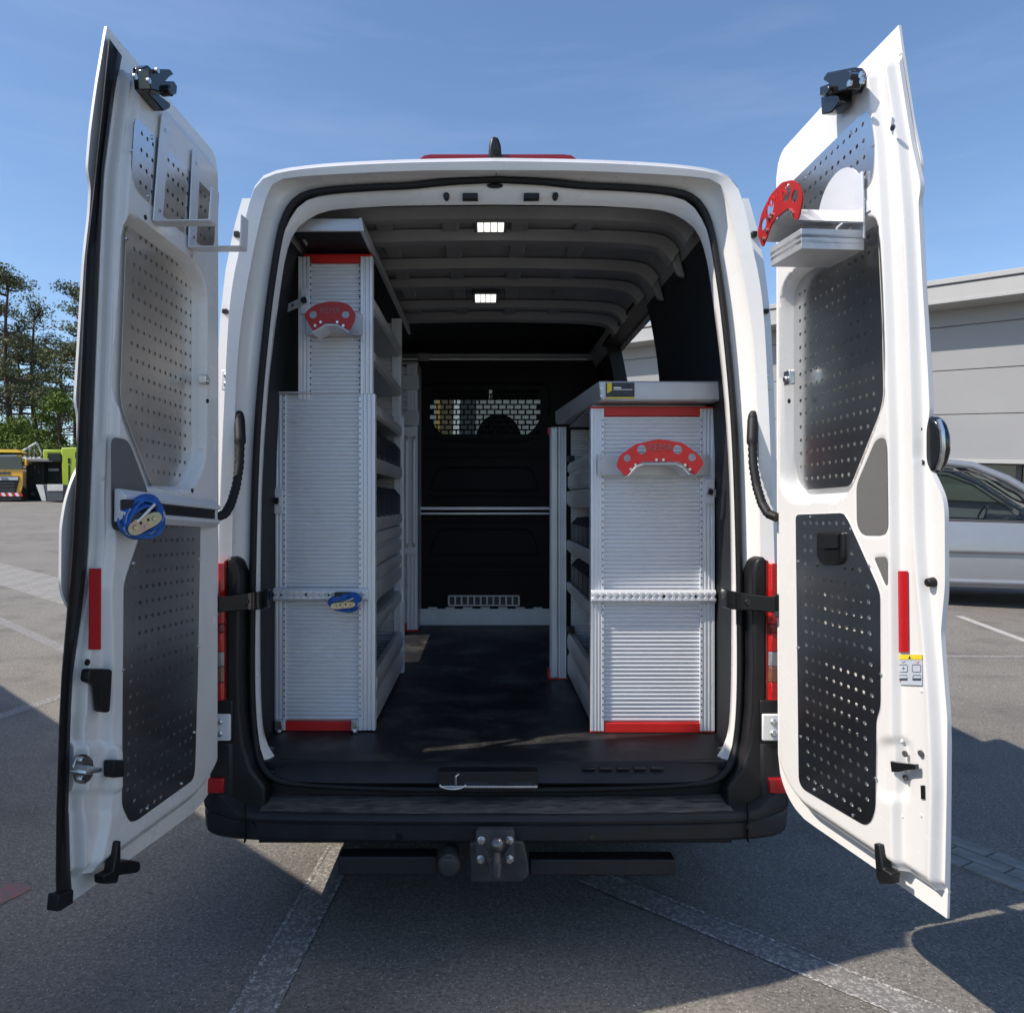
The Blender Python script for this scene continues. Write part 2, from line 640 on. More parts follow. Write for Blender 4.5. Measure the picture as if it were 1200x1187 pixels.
def sdf(poly, U, V):
    poly = np.array(poly)
    d = np.full(U.shape, 1e9)
    ins = np.zeros(U.shape, bool)
    for k in range(len(poly)):
        ax, ay = poly[k - 1]
        bx, by = poly[k]
        ex, ey = bx - ax, by - ay
        t = np.clip(((U - ax) * ex + (V - ay) * ey) / (ex * ex + ey * ey + 1e-12), 0, 1)
        d = np.minimum(d, np.hypot(U - ax - t * ex, V - ay - t * ey))
        c = (ay > V) != (by > V)
        with np.errstate(divide='ignore', invalid='ignore'):
            xi = ex * (V - ay) / ey + ax
        ins ^= c & (U < xi)
    return np.where(ins, -d, d)


def sm(x):
    x = np.clip(x, 0, 1)
    return x * x * (3 - 2 * x)


def resample(pts, n):
    pts = np.array(pts, float)
    # light rounding of the measured corners first
    for _ in range(2):
        q = [pts[0]]
        for a, b in zip(pts[:-1], pts[1:]):
            q += [a * 0.75 + b * 0.25, a * 0.25 + b * 0.75]
        q.append(pts[-1])
        pts = np.array(q)
    L = np.concatenate([[0], np.cumsum(np.hypot(*np.diff(pts, axis=0).T))])
    t = np.linspace(0, L[-1], n)
    return np.stack([np.interp(t, L, pts[:, 0]), np.interp(t, L, pts[:, 1])], 1)


X, Y, Z = Vector((1, 0, 0)), Vector((0, 1, 0)), Vector((0, 0, 1))
BC = 0.034                                             # the van's centre line

# ------------------------------------------------------------------ ground
ys = sorted(set([-12, -8, -4, -1] + list(np.linspace(0, 9, 28)) + [12, 16, 22, 30, 45, 70, 110, 200, 400, 900]))
xs = [-900, -300, -100, -50, -25, -12, -6, -3, 0, 3, 6, 12, 25, 50, 100, 300, 900]
g = MB()
g.loft([[Vector((x, y, gz(x, y))) for x in xs] for y in ys])
ground = g.build('ground', ASPHALT, angle=60)
tag(ground, 'grey worn asphalt of the parking yard under and around the van', kind='structure')


def ground_strip(name, m, p0, p1, width, lift=0.002, off=0.0):
    a, b = gp(*p0), gp(*p1)
    d = b - a
    d.z = 0
    side = Vector((-d.y, d.x, 0)).normalized() * width / 2
    k = MB()
    n = max(2, int(d.length / 0.5))
    rows = []
    for i in range(n + 1):
        c = a.lerp(b, i / n) + side.normalized() * off
        rows.append([Vector((q.x, q.y, gz(q.x, q.y) + lift)) for q in (c - side, c + side)])
    k.loft(rows)
    return k.build(name, m, ground)


ground_strip('road_marking', LINEF, (402, 992), (262, 1250), 0.125)
for o_ in (-.062, .062):
    ground_strip('road_marking', LINEW, (402, 992), (262, 1250), 0.016, 0.0035, o_)
    ground_strip('road_marking', LINEW, (690, 1026), (1175, 1225), 0.014, 0.0035, o_)
ground_strip('road_marking', LINEF, (690, 1026), (1175, 1225), 0.13)
ground_strip('road_marking', LINEC, (1124, 722), (1215, 756), 0.09)
ground_strip('road_marking', LINEF, (1106, 769), (1230, 770), 0.10)
ground_strip('road_marking', LINEF, (-20, 846), (110, 803), 0.12)
ground_strip('road_marking', LINEF, (-10, 722), (90, 768), 0.12)
sp = MB()
c = gp(2, 1049)
sp.poly([c + Vector((math.cos(a) * 0.075 * (1 + 0.3 * math.sin(3 * a)), math.sin(a) * 0.11 * (1 + 0.2 * math.cos(2 * a)), 0.003))
         for a in np.linspace(0, 2 * math.pi, 18)[:-1]], Vector((0, 0, 0.001)))
sp.build('paint_spot', SPRAY, ground)

# two rows of pavers set into the asphalt (drainage strips)
pav_mesh = {}


def paver_strip(p0, p1, rows, plen, pwid, n0, n1):
    a, b = gp(*p0), gp(*p1)
    d = b - a
    d.z = 0
    d.normalize()
    sd = Vector((-d.y, d.x, 0))
    key = (plen, pwid)
    if key not in pav_mesh:
        k = MB()
        k.box(-plen / 2 + 0.005, plen / 2 - 0.005, -pwid / 2 + 0.004, pwid / 2 - 0.004, -0.03, 0.008)
        me_o = k.build('paver', STONE, ground, bevel=0.003)
        pav_mesh[key] = me_o
        first = True
    else:
        first = False
    for r in range(rows):
        for q in range(n0, n1):
            c = a + d * ((q + 0.5 * (r % 2)) * plen) + sd * (r * pwid)
            c.z = gz(c.x, c.y) + random.uniform(-0.0015, 0.0015)
            o = pav_mesh[key]
            if not first:
                o = o.copy()
                COL.objects.link(o)
                o.parent = ground
            first = False
            o.location = c
            slope = math.atan(0.039) * min(1, max(0, (c.y - 4) / 3))
            o.rotation_euler = (Matrix.Rotation(slope, 3, 'X') @ Matrix.Rotation(math.atan2(d.y, d.x) + random.uniform(-0.01, 0.01), 3, 'Z')).to_euler()


paver_strip((1100, 1001), (1230, 1052), 3, 0.24, 0.095, -7, 8)
paver_strip((-40, 668), (82, 705), 3, 0.6, 0.3, -3, 9)

# ------------------------------------------------------------------ van: body
van = thing('delivery_van', (BC, 2.7, 0), 'white high-roof delivery van with both rear doors swung open, seen from behind', 'van')
NH = 64


def half(px, D):
    s = F / D
    return [(h / s, CAMZ + (CY0 - y) / s) for h, y in px]


def full(hf, y):
    """half outline (top centre first) to a full outline, left foot over the top to the right foot"""
    ps = [Vector((BC - h, y, z)) for h, z in hf[::-1]] + [Vector((BC + h, y, z)) for h, z in hf[1:]]
    return ps


OP = [(0, 2.66), (.3, 2.656), (.55, 2.645), (.729, 2.628), (.809, 2.607), (.845, 2.574), (.872, 2.488), (.905, 2.32), (.932, 2.17),
      (.946, 1.937), (.965, 1.5), (.975, 1.2), (.975, .8), (.972, .50), (.955, .40)]
OPr = resample(OP, NH)
L1px = [(0, 199), (100, 199.5), (245, 207), (262, 214), (270, 235), (283, 291), (297, 370), (303, 433), (306, 520), (309, 700), (309, 860), (308, 925)]
L2px = [(0, 206), (65, 209), (105, 214), (144, 215), (212, 220), (236, 228), (250, 248), (258, 274), (268, 337), (274, 387), (281, 460), (285, 520),
        (288, 600), (290, 700), (291, 790), (289, 850)]
L2low = [(283, 888), (268, 912), (245, 923), (120, 929), (0, 930)]
L1 = resample(half(L1px, 2.67), NH)
L2 = resample(half(L2px, 2.74), NH)
shrink = lambda px, k: [(max(0, h - k * (1 if h > 60 else 0)), y + k * (1.0 if y < 250 else 0.0)) for h, y in px]
L3 = resample(half(shrink(L2px + [(283, 888), (268, 910), (250, 921)], 8), 2.75), NH)
L4px = [(0, 240), (110, 241), (150, 243), (195, 246), (216, 254), (236, 269), (247, 300), (255, 357), (262, 413), (268, 470), (274, 560),
        (276, 685), (276, 786), (274, 850), (268, 872), (260, 886), (248, 897)]
L4 = resample(half(L4px, 2.80), NH)
L4b = resample([(h, z) for h, z in half(L4px, 2.80)], NH)
L5 = L4b.copy()
L5[:, 0] += 0.05 * np.clip(L5[:, 0] / 0.6, 0, 1)
L5[:, 1] += 0.035 * np.clip((L5[:, 1] - 2.2) / 0.25, 0, 1)

rim = MB()
inset = OPr.copy()
inset[:, 0] *= 0.988
inset[:, 1] = np.where(inset[:, 1] > 2.3, inset[:, 1] - 0.010, inset[:, 1])
l1o = L1.copy()
l1o[:, 0] *= 1.006
OPk = OPr.copy()
OPk[:, 0] *= .99
rim.loft([full(L2, 2.755), full(L1, 2.715), full(l1o, 2.672), full(inset * .995, 2.662), full(OPk, 2.69), full(OPr, 2.80)])
rim.build('rear_frame', PAINT, van, angle=50)

jamb = MB()
jamb.loft([full(L3, 2.755), full(L3 * 0.5 + L4 * 0.5 - np.array([0.004, 0.0]), 2.768), full(L4, 2.80), full(L5, 2.84)])
jamb.build('door_jamb', PAINT2, van, angle=50)

# body sides and roof: quads between outlines, the sliding-door openings left out on both sides
ysec = [2.80, 3.3, 3.95, 4.15, 4.6, 5.0, 5.2, 5.8, 6.25]
bod = MB()
rows = [full(OPr, y) for y in ysec]
npt = len(rows[0])
bi = [bod.add(r) for r in rows]
for a in range(len(rows) - 1):
    for k in range(npt - 1):
        zc = (rows[a][k].z + rows[a][k + 1].z) / 2
        hw = abs(rows[a][k].x - BC)
        if 3.95 - 1e-6 <= ysec[a] < 5.2 - 1e-6 and 0.52 < zc < 2.49 and hw > 0.8:
            continue
        bod.face((bi[a] + k, bi[a] + k + 1, bi[a + 1] + k + 1, bi[a + 1] + k))
bod.build('body_shell', PAINT, van, angle=50)

# cab: roof slope, bonnet, lower sides (side windows and windscreen left open)
cab = MB()


def cab_ring(y, top, wmul):
    r = [(h * wmul, .40 + (z - .40) * (top - .40) / (2.66 - .40)) for h, z in OPr]
    return full(r, y)


crow = [(6.25, 2.66, 1.0), (6.55, 2.58, 0.985), (7.05, 2.0, 0.97), (7.6, 1.32, 0.94), (7.95, 1.18, 0.90), (8.2, 0.95, 0.82), (8.28, 0.6, 0.72)]
rr = [cab_ring(*c) for c in crow]
ci = [cab.add(r) for r in rr]
for a in range(len(rr) - 1):
    for k in range(npt - 1):
        zc = sum(rr[a + b][k + c].z for b in (0, 1) for c in (0, 1)) / 4
        hw = max(abs(rr[a][k].x - BC), abs(rr[a + 1][k].x - BC))
        if a in (1, 2) and hw < 0.76:                      # windscreen
            continue
        if a in (0, 1, 2) and 1.38 < zc < 2.08 and hw >= 0.8:   # side windows
            continue
        cab.face((ci[a] + k, ci[a] + k + 1, ci[a + 1] + k + 1, ci[a + 1] + k))
cab.face([ci[-1] + k for k in range(npt)])
cab.build('cab', PAINT, van, angle=50)
ws = MB()
ws.poly([Vector((BC - .72, 6.57, 2.50)), Vector((BC + .72, 6.57, 2.50)), Vector((BC + .76, 7.57, 1.30)), Vector((BC - .76, 7.57, 1.30))], Vector((0, .004, .004)))
ws.build('windscreen', GLASS, van)
db = MB()
db.box(BC - .85, BC + .85, 6.95, 7.5, .5, 1.22)
db.build('dashboard', BLACK, van, bevel=.05)
for x0_, x1_ in ((-.78, -.012), (.012, .78)):
    vz = MB()
    vz.box(BC + x0_, BC + x1_, 6.36, 6.385, 2.30, 2.50)
    vz.build('sun_visor', SEATF, van, bevel=.01)
for sx in (-.45, .42):
    st = MB()
    st.box(BC + sx - .25, BC + sx + .25, 6.05, 6.55, .75, 1.0)
    st.hexa([Vector((BC + sx + a, y, z)) for a, y, z in ((-.25, 5.98, 1.0), (.25, 5.98, 1.0), (.25, 6.12, 1.0), (-.25, 6.12, 1.0),
                                                            (-.21, 5.90, 1.72), (.21, 5.90, 1.72), (.21, 6.0, 1.72), (-.21, 6.0, 1.72))])
    st.build('seat', SEATF, van, bevel=.04, seg=3)
    if sx > 0:
        hb = MB()
        hb.ball((BC + sx - .36, 5.96, 1.93), .17, 14, 10, (1.05, .35, 1.25))
        hb.build('headrest', SEATF, van)
    else:
        hb = MB()
        hb.ball((BC + sx, 5.96, 1.80), .13, 14, 8, (1, .4, .8))
        hb.build('headrest', SEATF, van)
for sx in (-1, 1):
    mr = MB()
    mr.box(BC + sx * 1.10 - .09, BC + sx * 1.10 + .09, 6.9, 7.02, 1.45, 1.85)
    mr.box(min(BC + sx * .93, BC + sx * 1.05), max(BC + sx * .93, BC + sx * 1.05), 6.93, 7.0, 1.5, 1.56)
    mr.build('wing_mirror', BLACK, van, bevel=.03)
for sx in (-1, 1):
    for wy in (3.85, 7.35):
        wh = MB()
        xw = BC + sx * .86
        wh.use(TYRE).cyl((xw - .12, wy, .265), (xw + .12, wy, .265), .345, n=28)
        wh.use(STEEL).cyl((xw - .125, wy, .265), (xw + .125, wy, .265), .21, n=24)
        wh.build('wheel', None, van, bevel=.015)
ub = MB()
ub.box(BC - .90, BC + .90, 2.95, 6.9, .17, .50)
ub.build('underbody', BLACK, van)

# sliding doors pushed back along both flanks
for sx in (-1, 1):
    sd = MB()
    o_, i_ = [], []
    prof = [(1.045, .52), (1.06, .8), (1.06, 1.2), (1.056, 1.5), (1.046, 1.9), (1.034, 2.17), (1.014, 2.35), (.985, 2.50), (.955, 2.61)]
    for ypos, tk in ((2.90, 0), (2.93, 1), (4.2, 1), (4.23, 0)):
        o_.append([Vector((BC + sx * (h + (.012 if tk else 0)), ypos + (.10 * (z - 1.2) * .15), z)) for h, z in prof])
        i_.append([Vector((BC + sx * (h - .042), ypos + (.10 * (z - 1.2) * .15), z)) for h, z in prof])
    sd.loft(o_)
    sd.loft(i_)
    sd.loft([o_[0], i_[0]])
    sd.loft([o_[-1], i_[-1]])
    sd.loft([[r[-1] for r in o_], [r[-1] for r in i_]])
    sd.loft([[r[0] for r in o_], [r[0] for r in i_]])
    so = sd.build('sliding_door', PAINT, van, angle=40)
    yb = 2.885
    for zz, hh in ((2.47, .010), (2.18, .008)):
        lk = MB()
        hx_ = float(np.interp(zz, [q_[1] for q_ in prof], [q_[0] for q_ in prof])) - .02
        lk.box(BC + sx * hx_ - .010, BC + sx * hx_ + .010, yb - .006 + .015 * (zz - 1.2), yb + .02 + .015 * (zz - 1.2), zz - hh, zz + hh)
        lk.build('lock_plate', BLACK, so, bevel=.003)

# rubber seal round the opening, one closed loop
sealh = resample(half(L2px + L2low, 2.735), 110)
lp = [Vector((BC - h, 2.742, z)) for h, z in sealh[::-1]] + [Vector((BC + h, 2.742, z)) for h, z in sealh[1:-1]]
# the loop's foot follows the sill, a little nearer the bumper
for p in lp:
    p.y -= 0.045 * float(sm((0.62 - p.z) / 0.15))
    p.z += 0.018 * float(sm((0.62 - p.z) / 0.15))
off = MB()
shr = []
cen = Vector((BC, 2.742, 1.55))
for p in lp:
    q = Vector((p.x, p.y, p.z))
    d = cen - q
    d = Vector((d.x * 1.0, 0, d.z * (1.0 if abs(d.z) > .95 else .12)))
    shr.append(q + d.normalized() * 0.011)
off.tube(shr, 0.0125, 10, True)
off.build('door_seal', RUBBER, van, angle=80)
# black outer weather strip between seal and frame, only along the sides and sill
# interior lining, ribs, floor
IW = [(0, 2.598), (.4, 2.594), (.64, 2.584), (.735, 2.562), (.785, 2.47), (.812, 2.34), (.84, 2.17), (.862, 1.9), (.875, 1.5), (.88, 1.1), (.88, .53)]
IWr = resample(IW, NH)
wl_, wr_, rf_ = MB(), MB(), MB()
ysi = [2.86, 3.3, 3.95, 4.15, 4.6, 5.0, 5.2, 5.6, 5.9]
irows = [full(IWr, y) for y in ysi]
for a in range(len(irows) - 1):
    for k in range(npt - 1):
        zc = (irows[a][k].z + irows[a][k + 1].z) / 2
        hw = abs(irows[a][k].x - BC)
        if 3.95 - 1e-6 <= ysi[a] < 5.2 - 1e-6 and 0.56 < zc < 2.515 and hw > .70:
            continue
        tgt = rf_ if (zc > 2.47) else (wl_ if irows[a][k].x < BC else wr_)
        i = tgt.add([irows[a][k], irows[a][k + 1], irows[a + 1][k + 1], irows[a + 1][k]])
        tgt.face((i, i + 1, i + 2, i + 3))
wl_.build('side_lining', DARKWALL, van, angle=60)
wr_.build('side_lining', DARKWALL, van, angle=60)
rf_.build('roof_panel', PRIMER, van, angle=60)
# door-opening returns that close the gap between lining and shell
for sx in (-1, 1):
    rt = MB()
    for yy in (3.95, 5.2):
        ii = [Vector((BC + sx * h, yy, z)) for h, z in IWr if .5 < z < 2.52]
        oo = [Vector((BC + sx * float(np.interp(p.z, OPr[::-1, 1], OPr[::-1, 0])), yy, p.z)) for p in ii]
        rt.loft([ii, oo])
    zt = 2.515
    rt.box(*(sorted((BC + sx * .745, BC + sx * .87))), 3.95, 5.2, zt - .012, zt + .012)
    rt.build('opening_trim', RUBBER, van)
for Dr, hh, wd in ((2.98, .05, .05), (3.24, .05, .075), (3.62, .05, .075), (3.93, .045, .06), (4.36, .045, .065), (4.64, .05, .09)):
    rb = MB()
    inn = [(h * .995, z - .006) for h, z in IWr if z > 2.50]
    low = [(h * .955, z - hh) for h, z in IWr if z > 2.50]
    rb.loft([full(inn, Dr - wd * .62), full(low, Dr - wd * .45), full(low, Dr + wd * .45), full(inn, Dr + wd * .62)])
    rb.build('roof_rib', PRIMER, van, angle=30)
    for hx in (-.42, -.15, .12, .40):
        pass
# pressed stiffeners between the ribs
for Dr in (3.09, 3.43, 3.78, 4.14, 4.5):
    for hx in (-.45, -.18, .10, .36):
        sf = MB()
        sf.box(BC + hx - .035, BC + hx + .035, Dr - .09, Dr + .09, 2.572, 2.60)
        sf.build('roof_stiffener', PRIMER, van, bevel=.008)
for sx, Dr, sz in ((1, 3.24, 1), (1, 3.62, 1)):
    gs = MB()
    x1 = BC + sx * .80
    gs.poly([Vector((x1 - .16, Dr - .02, 2.545)), Vector((x1 - .03, Dr - .02, 2.50)), Vector((x1 - .005, Dr - .02, 2.40)), Vector((x1 - .035, Dr - .02, 2.41)), Vector((x1 - .06, Dr - .02, 2.46))], Vector((0, .035, 0)))
    gs.build('roof_gusset', PRIMER, van, bevel=.008)
hl = MB()
hl.box(BC - .80, BC + .80, 4.75, 5.88, 2.555, 2.575)
hl.build('headliner', BULK, van)
for (px, py, D, w) in ((575, 263, 3.09, 32), (569, 349, 4.16, 25)):
    c = pt(px, py, D)
    hw = w / 2 / F * D
    k = MB()
    dn = Vector((0, -.06, -1)).normalized()
    up = dn.cross(X).normalized()
    k.use(CARTRIM).obox(c - dn * .01, X, up, dn, hw + .012, .075, .012)
    f_ = k.build('interior_light', None, van, bevel=.003)
    k2 = MB()
    for q in range(4):
        for r in range(2):
            k2.obox(c + dn * .004 + X * ((q - 1.5) * hw / 2) + up * ((r - .5) * .062), X, up, dn, hw / 4 - .002, .028, .003)
    k2.build('diffuser', LED, f_)
fl = MB()
fl.box(BC - .895, BC + .895, 2.735, 5.86, .52, .55)
fl.build('load_floor', FLOORM, van)
for px in (312, 849):
    tr = MB()
    c = pt(px, 881, 2.86)
    tr.tube([c + Vector((math.cos(a) * .022, math.sin(a) * .012 - .0, .012 * math.sin(a))) for a in np.linspace(0, 2 * math.pi, 14)[:-1]], .004, 6, True)
    tr.cyl((c.x, c.y, .55), (c.x, c.y, .556), .028, n=16)
    tr.build('lashing_ring', STEEL, van)

# header above the opening: sockets and slots
for px, py, rw, rh, rnd in ((523, 229, 3.6, 3.6, 1), (651, 229, 3.6, 3.6, 1), (551, 229.5, 9, 3, 0), (623, 229.5, 9, 3, 0), (580, 217.5, 9.5, 2.6, 1)):
    hd = MB()
    D = 2.760 + (py - 229) * .0006
    c = pt(px, py, D)
    a = rw / F * D
    b = rh / F * D
    if rnd:
        pts = [c + Vector((a * math.cos(t), 0, b * math.sin(t))) for t in np.linspace(0, 2 * math.pi, 15)[:-1]]
    else:
        pts = [c + Vector(q) for q in ((-a, 0, -b), (a, 0, -b), (a, 0, b), (-a, 0, b))]
    hd.poly(pts, Vector((0, .03, 0)))
    hd.build('header_socket', BLACK, van)
bs = MB()
a, b = pt(489, 200, 2.698), pt(677, 200, 2.698)
bs.box(a.x, b.x, 2.690, 2.72, a.z - .009, a.z + .007)
bs.build('roof_slot', RUBBER, van, bevel=.003)
bl = MB()
r0 = [(487, 187.5), (497, 180), (505, 178.8), (660, 178.8), (670, 180), (680, 187.5)]
bl.poly([pt(x, y + 1.5, 2.80) for x, y in r0], Vector((0, .10, 0)))
bl.build('brake_light', LENSD, van, bevel=.006)
rc = MB()
rc.poly([pt(x, y, 2.785) for x, y in ((572, 186), (573, 170), (575, 161), (579, 159.5), (584, 160.5), (587, 170), (588.5, 186))], Vector((0, .09, 0)))
rcam = rc.build('roof_camera', BLACK, van, bevel=.008)
rl = MB()
rl.cyl(pt(581, 178, 2.787), pt(581, 178, 2.778), .010, n=14)
rl.build('camera_lens', GLOSSB, rcam)

# bulkhead with window mesh
YB = 5.80
q = lambda x, y: (pt(x, y, YB).x, pt(x, y, YB).z)
win = round_poly([q(497, 455), q(640, 455), q(640, 480), q(620, 512), q(517, 512), q(497, 480)], .10)
bk = MB()
bk.sheet([(BC - .88, .52), (BC + .88, .52), (BC + .88, 2.2), (BC + .80, 2.52), (BC - .80, 2.52), (BC - .88, 2.2)], [win], lambda a, b: Vector((a, YB, b)))
bkh = bk.build('bulkhead', BULK, van, solid=.02)
wf = MB()
wf.tube([Vector((a, YB - .012, b)) for a, b in round_poly([q(492, 450), q(645, 450), q(645, 482), q(624, 518), q(513, 518), q(492, 482)], .10)], .009, 8, True)
wf.build('window_rim', BULK, bkh)
gm = MB()
x0, x1 = q(499, 0)[0], q(638, 0)[0]
z0, z1 = q(0, 511)[1], q(0, 456)[1]
holes = []
pw, ph = (x1 - x0) / 15.5, (z1 - z0) / 9.3
for r in range(9):
    for k in range(-1, 16):
        cx = x0 + (k + .5 + .5 * (r % 2)) * pw
        cz = z0 + (r + .65) * ph
        if cx - pw / 2 < x0 + .02 or cx + pw / 2 > x1 - .02:
            continue
        holes.append([(cx - pw * .40, cz - ph * .36), (cx + pw * .40, cz - ph * .36), (cx + pw * .40, cz + ph * .36), (cx - pw * .40, cz + ph * .36)])
gm.sheet([(x0 - .02, z0 - .02), (x1 + .02, z0 - .02), (x1 + .02, z1 + .02), (x0 - .02, z1 + .02)], holes, lambda a, b: Vector((a, YB - .03, b)))
gm.build('window_grille', BULK, bkh, solid=.004)
for y0_, y1_, xa, xb in ((526, 529, 492, 644), (535, 537, 498, 640), (548, 575, 502, 634), (620, 650, 502, 634), (581, 583, 492, 644), (610, 612, 492, 644), (660, 663, 496, 640), (670, 674, 496, 640)):
    em = MB()
    a, b = pt(xa, y0_, YB - .012), pt(xb, y1_, YB - .012)
    if y1_ - y0_ > 10:
        ring = round_poly([(a.x, b.z), (b.x, b.z), (b.x - .08, a.z), (a.x + .08, a.z)], .05)
        em.tube([Vector((u, YB - .014, v)) for u, v in ring], .008, 6, True)
    else:
        em.box(a.x, b.x, YB - .022, YB - .008, b.z, a.z)
    em.build('pressed_rib', BULK, bkh, bevel=.003)
for y0_, y1_ in ((594, 597.5), (600.5, 603)):
    em = MB()
    a, b = pt(491, y0_, YB - .06), pt(644, y1_, YB - .06)
    em.box(a.x, b.x, YB - .075, YB - .05, b.z, a.z)
    em.build('lashing_rail', ALU, bkh, bevel=.003)
tb = MB()
a, b = pt(462, 414.5, 5.74), pt(704, 419.5, 5.74)
tb.box(a.x, b.x, 5.72, 5.76, b.z, a.z)
tb.box(a.x + .18, a.x + .26, 5.70, 5.72, b.z - .03, a.z + .01)
tb.build('top_rail', PRIMER, bkh, bevel=.004)
bsx = MB()
a, b = pt(470, 713, 5.76), pt(660, 730, 5.76)
bsx.box(a.x, b.x, 5.735, 5.77, .55, a.z)
for k in range(7):
    bsx.box(a.x + .2 + .13 * k, a.x + .27 + .13 * k, 5.74, 5.765, a.z, a.z + .012)
bsx.build('base_strip', PAINT2, bkh, bevel=.004)
vg = MB()
vg.use(CARTRIM)
a, b = pt(526, 698, 5.77), pt(608, 709, 5.77)
vg.box(a.x, b.x, 5.768, 5.78, b.z, a.z)
vg.use(ALUD)
n = 11
for k in range(n + 1):
    xx = a.x + (b.x - a.x) * k / n
    vg.box(xx - .006, xx + .006, 5.752, 5.768, b.z, a.z)
for zz in (a.z, b.z):
    vg.box(a.x, b.x, 5.752, 5.766, zz - .005, zz + .005)
vg.build('air_vent', None, bkh)

# sill, pillars, lamps, bumper
sl = MB()
srow = []
for yy, zz in ((2.738, .552), (2.715, .545), (2.690, .522), (2.678, .508), (2.672, .498), (2.676, .492)):
    srow.append([Vector((BC + h, yy + .03 * (abs(h) / .78) ** 6, zz)) for h in np.linspace(-.78, .78, 25)])
sl.loft(srow)
sil = sl.build('sill_cover', BUMPER, van, angle=30)
lt = MB()
for h in (.30, .36, .42, .48, .54):
    lt.box(BC + h, BC + h + .045, 2.690, 2.716, .536, .541)
lt.build('tread_pad', BLACK, sil, bevel=.002)
lc = MB()
a, b = pt(514, 903, 2.672), pt(630, 919, 2.672)
lc.use(BLACK).box(a.x, b.x, 2.650, 2.70, b.z - .002, a.z + .004)
lc.use(STEEL)
lc.box(a.x + .005, b.x - .002, 2.642, 2.652, b.z - .002, b.z + .006)
lc.tube([Vector((a.x + .05 + math.cos(t) * .045, 2.645, b.z + .010 + math.sin(t) * .016)) for t in np.linspace(math.pi, 2 * math.pi, 9)], .004, 6)
lc.tube([Vector((a.x + .06, 2.645, b.z + .006)), Vector((a.x + .06, 2.638, b.z + .04)), Vector((a.x + .075, 2.66, b.z + .045))], .005, 6)
lc.use(BLACK)
for h in (.13, .28):
    lc.poly([Vector((a.x + h - .05, 2.645, b.z + .006)), Vector((a.x + h + .05, 2.645, b.z + .006)), Vector((a.x + h + .012, 2.66, b.z + .04)), Vector((a.x + h - .012, 2.66, b.z + .04))], Vector((0, .02, 0)))
lc.build('latch_plate', None, sil, bevel=.0015)
fp = MB()
fp.loft([[Vector((BC + h, 2.725 + .02 * (abs(h) / .9) ** 4, z)) for h in np.linspace(-.93, .93, 21)] for z in (.36, .455, .475)])
fp.loft([[Vector((BC + h, 2.725 + .02 * (abs(h) / .9) ** 4, .475)) for h in np.linspace(-.93, .93, 21)], [Vector((BC + h, 2.76, .49)) for h in np.linspace(-.93, .93, 21)]])
fp.build('rear_skirt', BLACK, van)
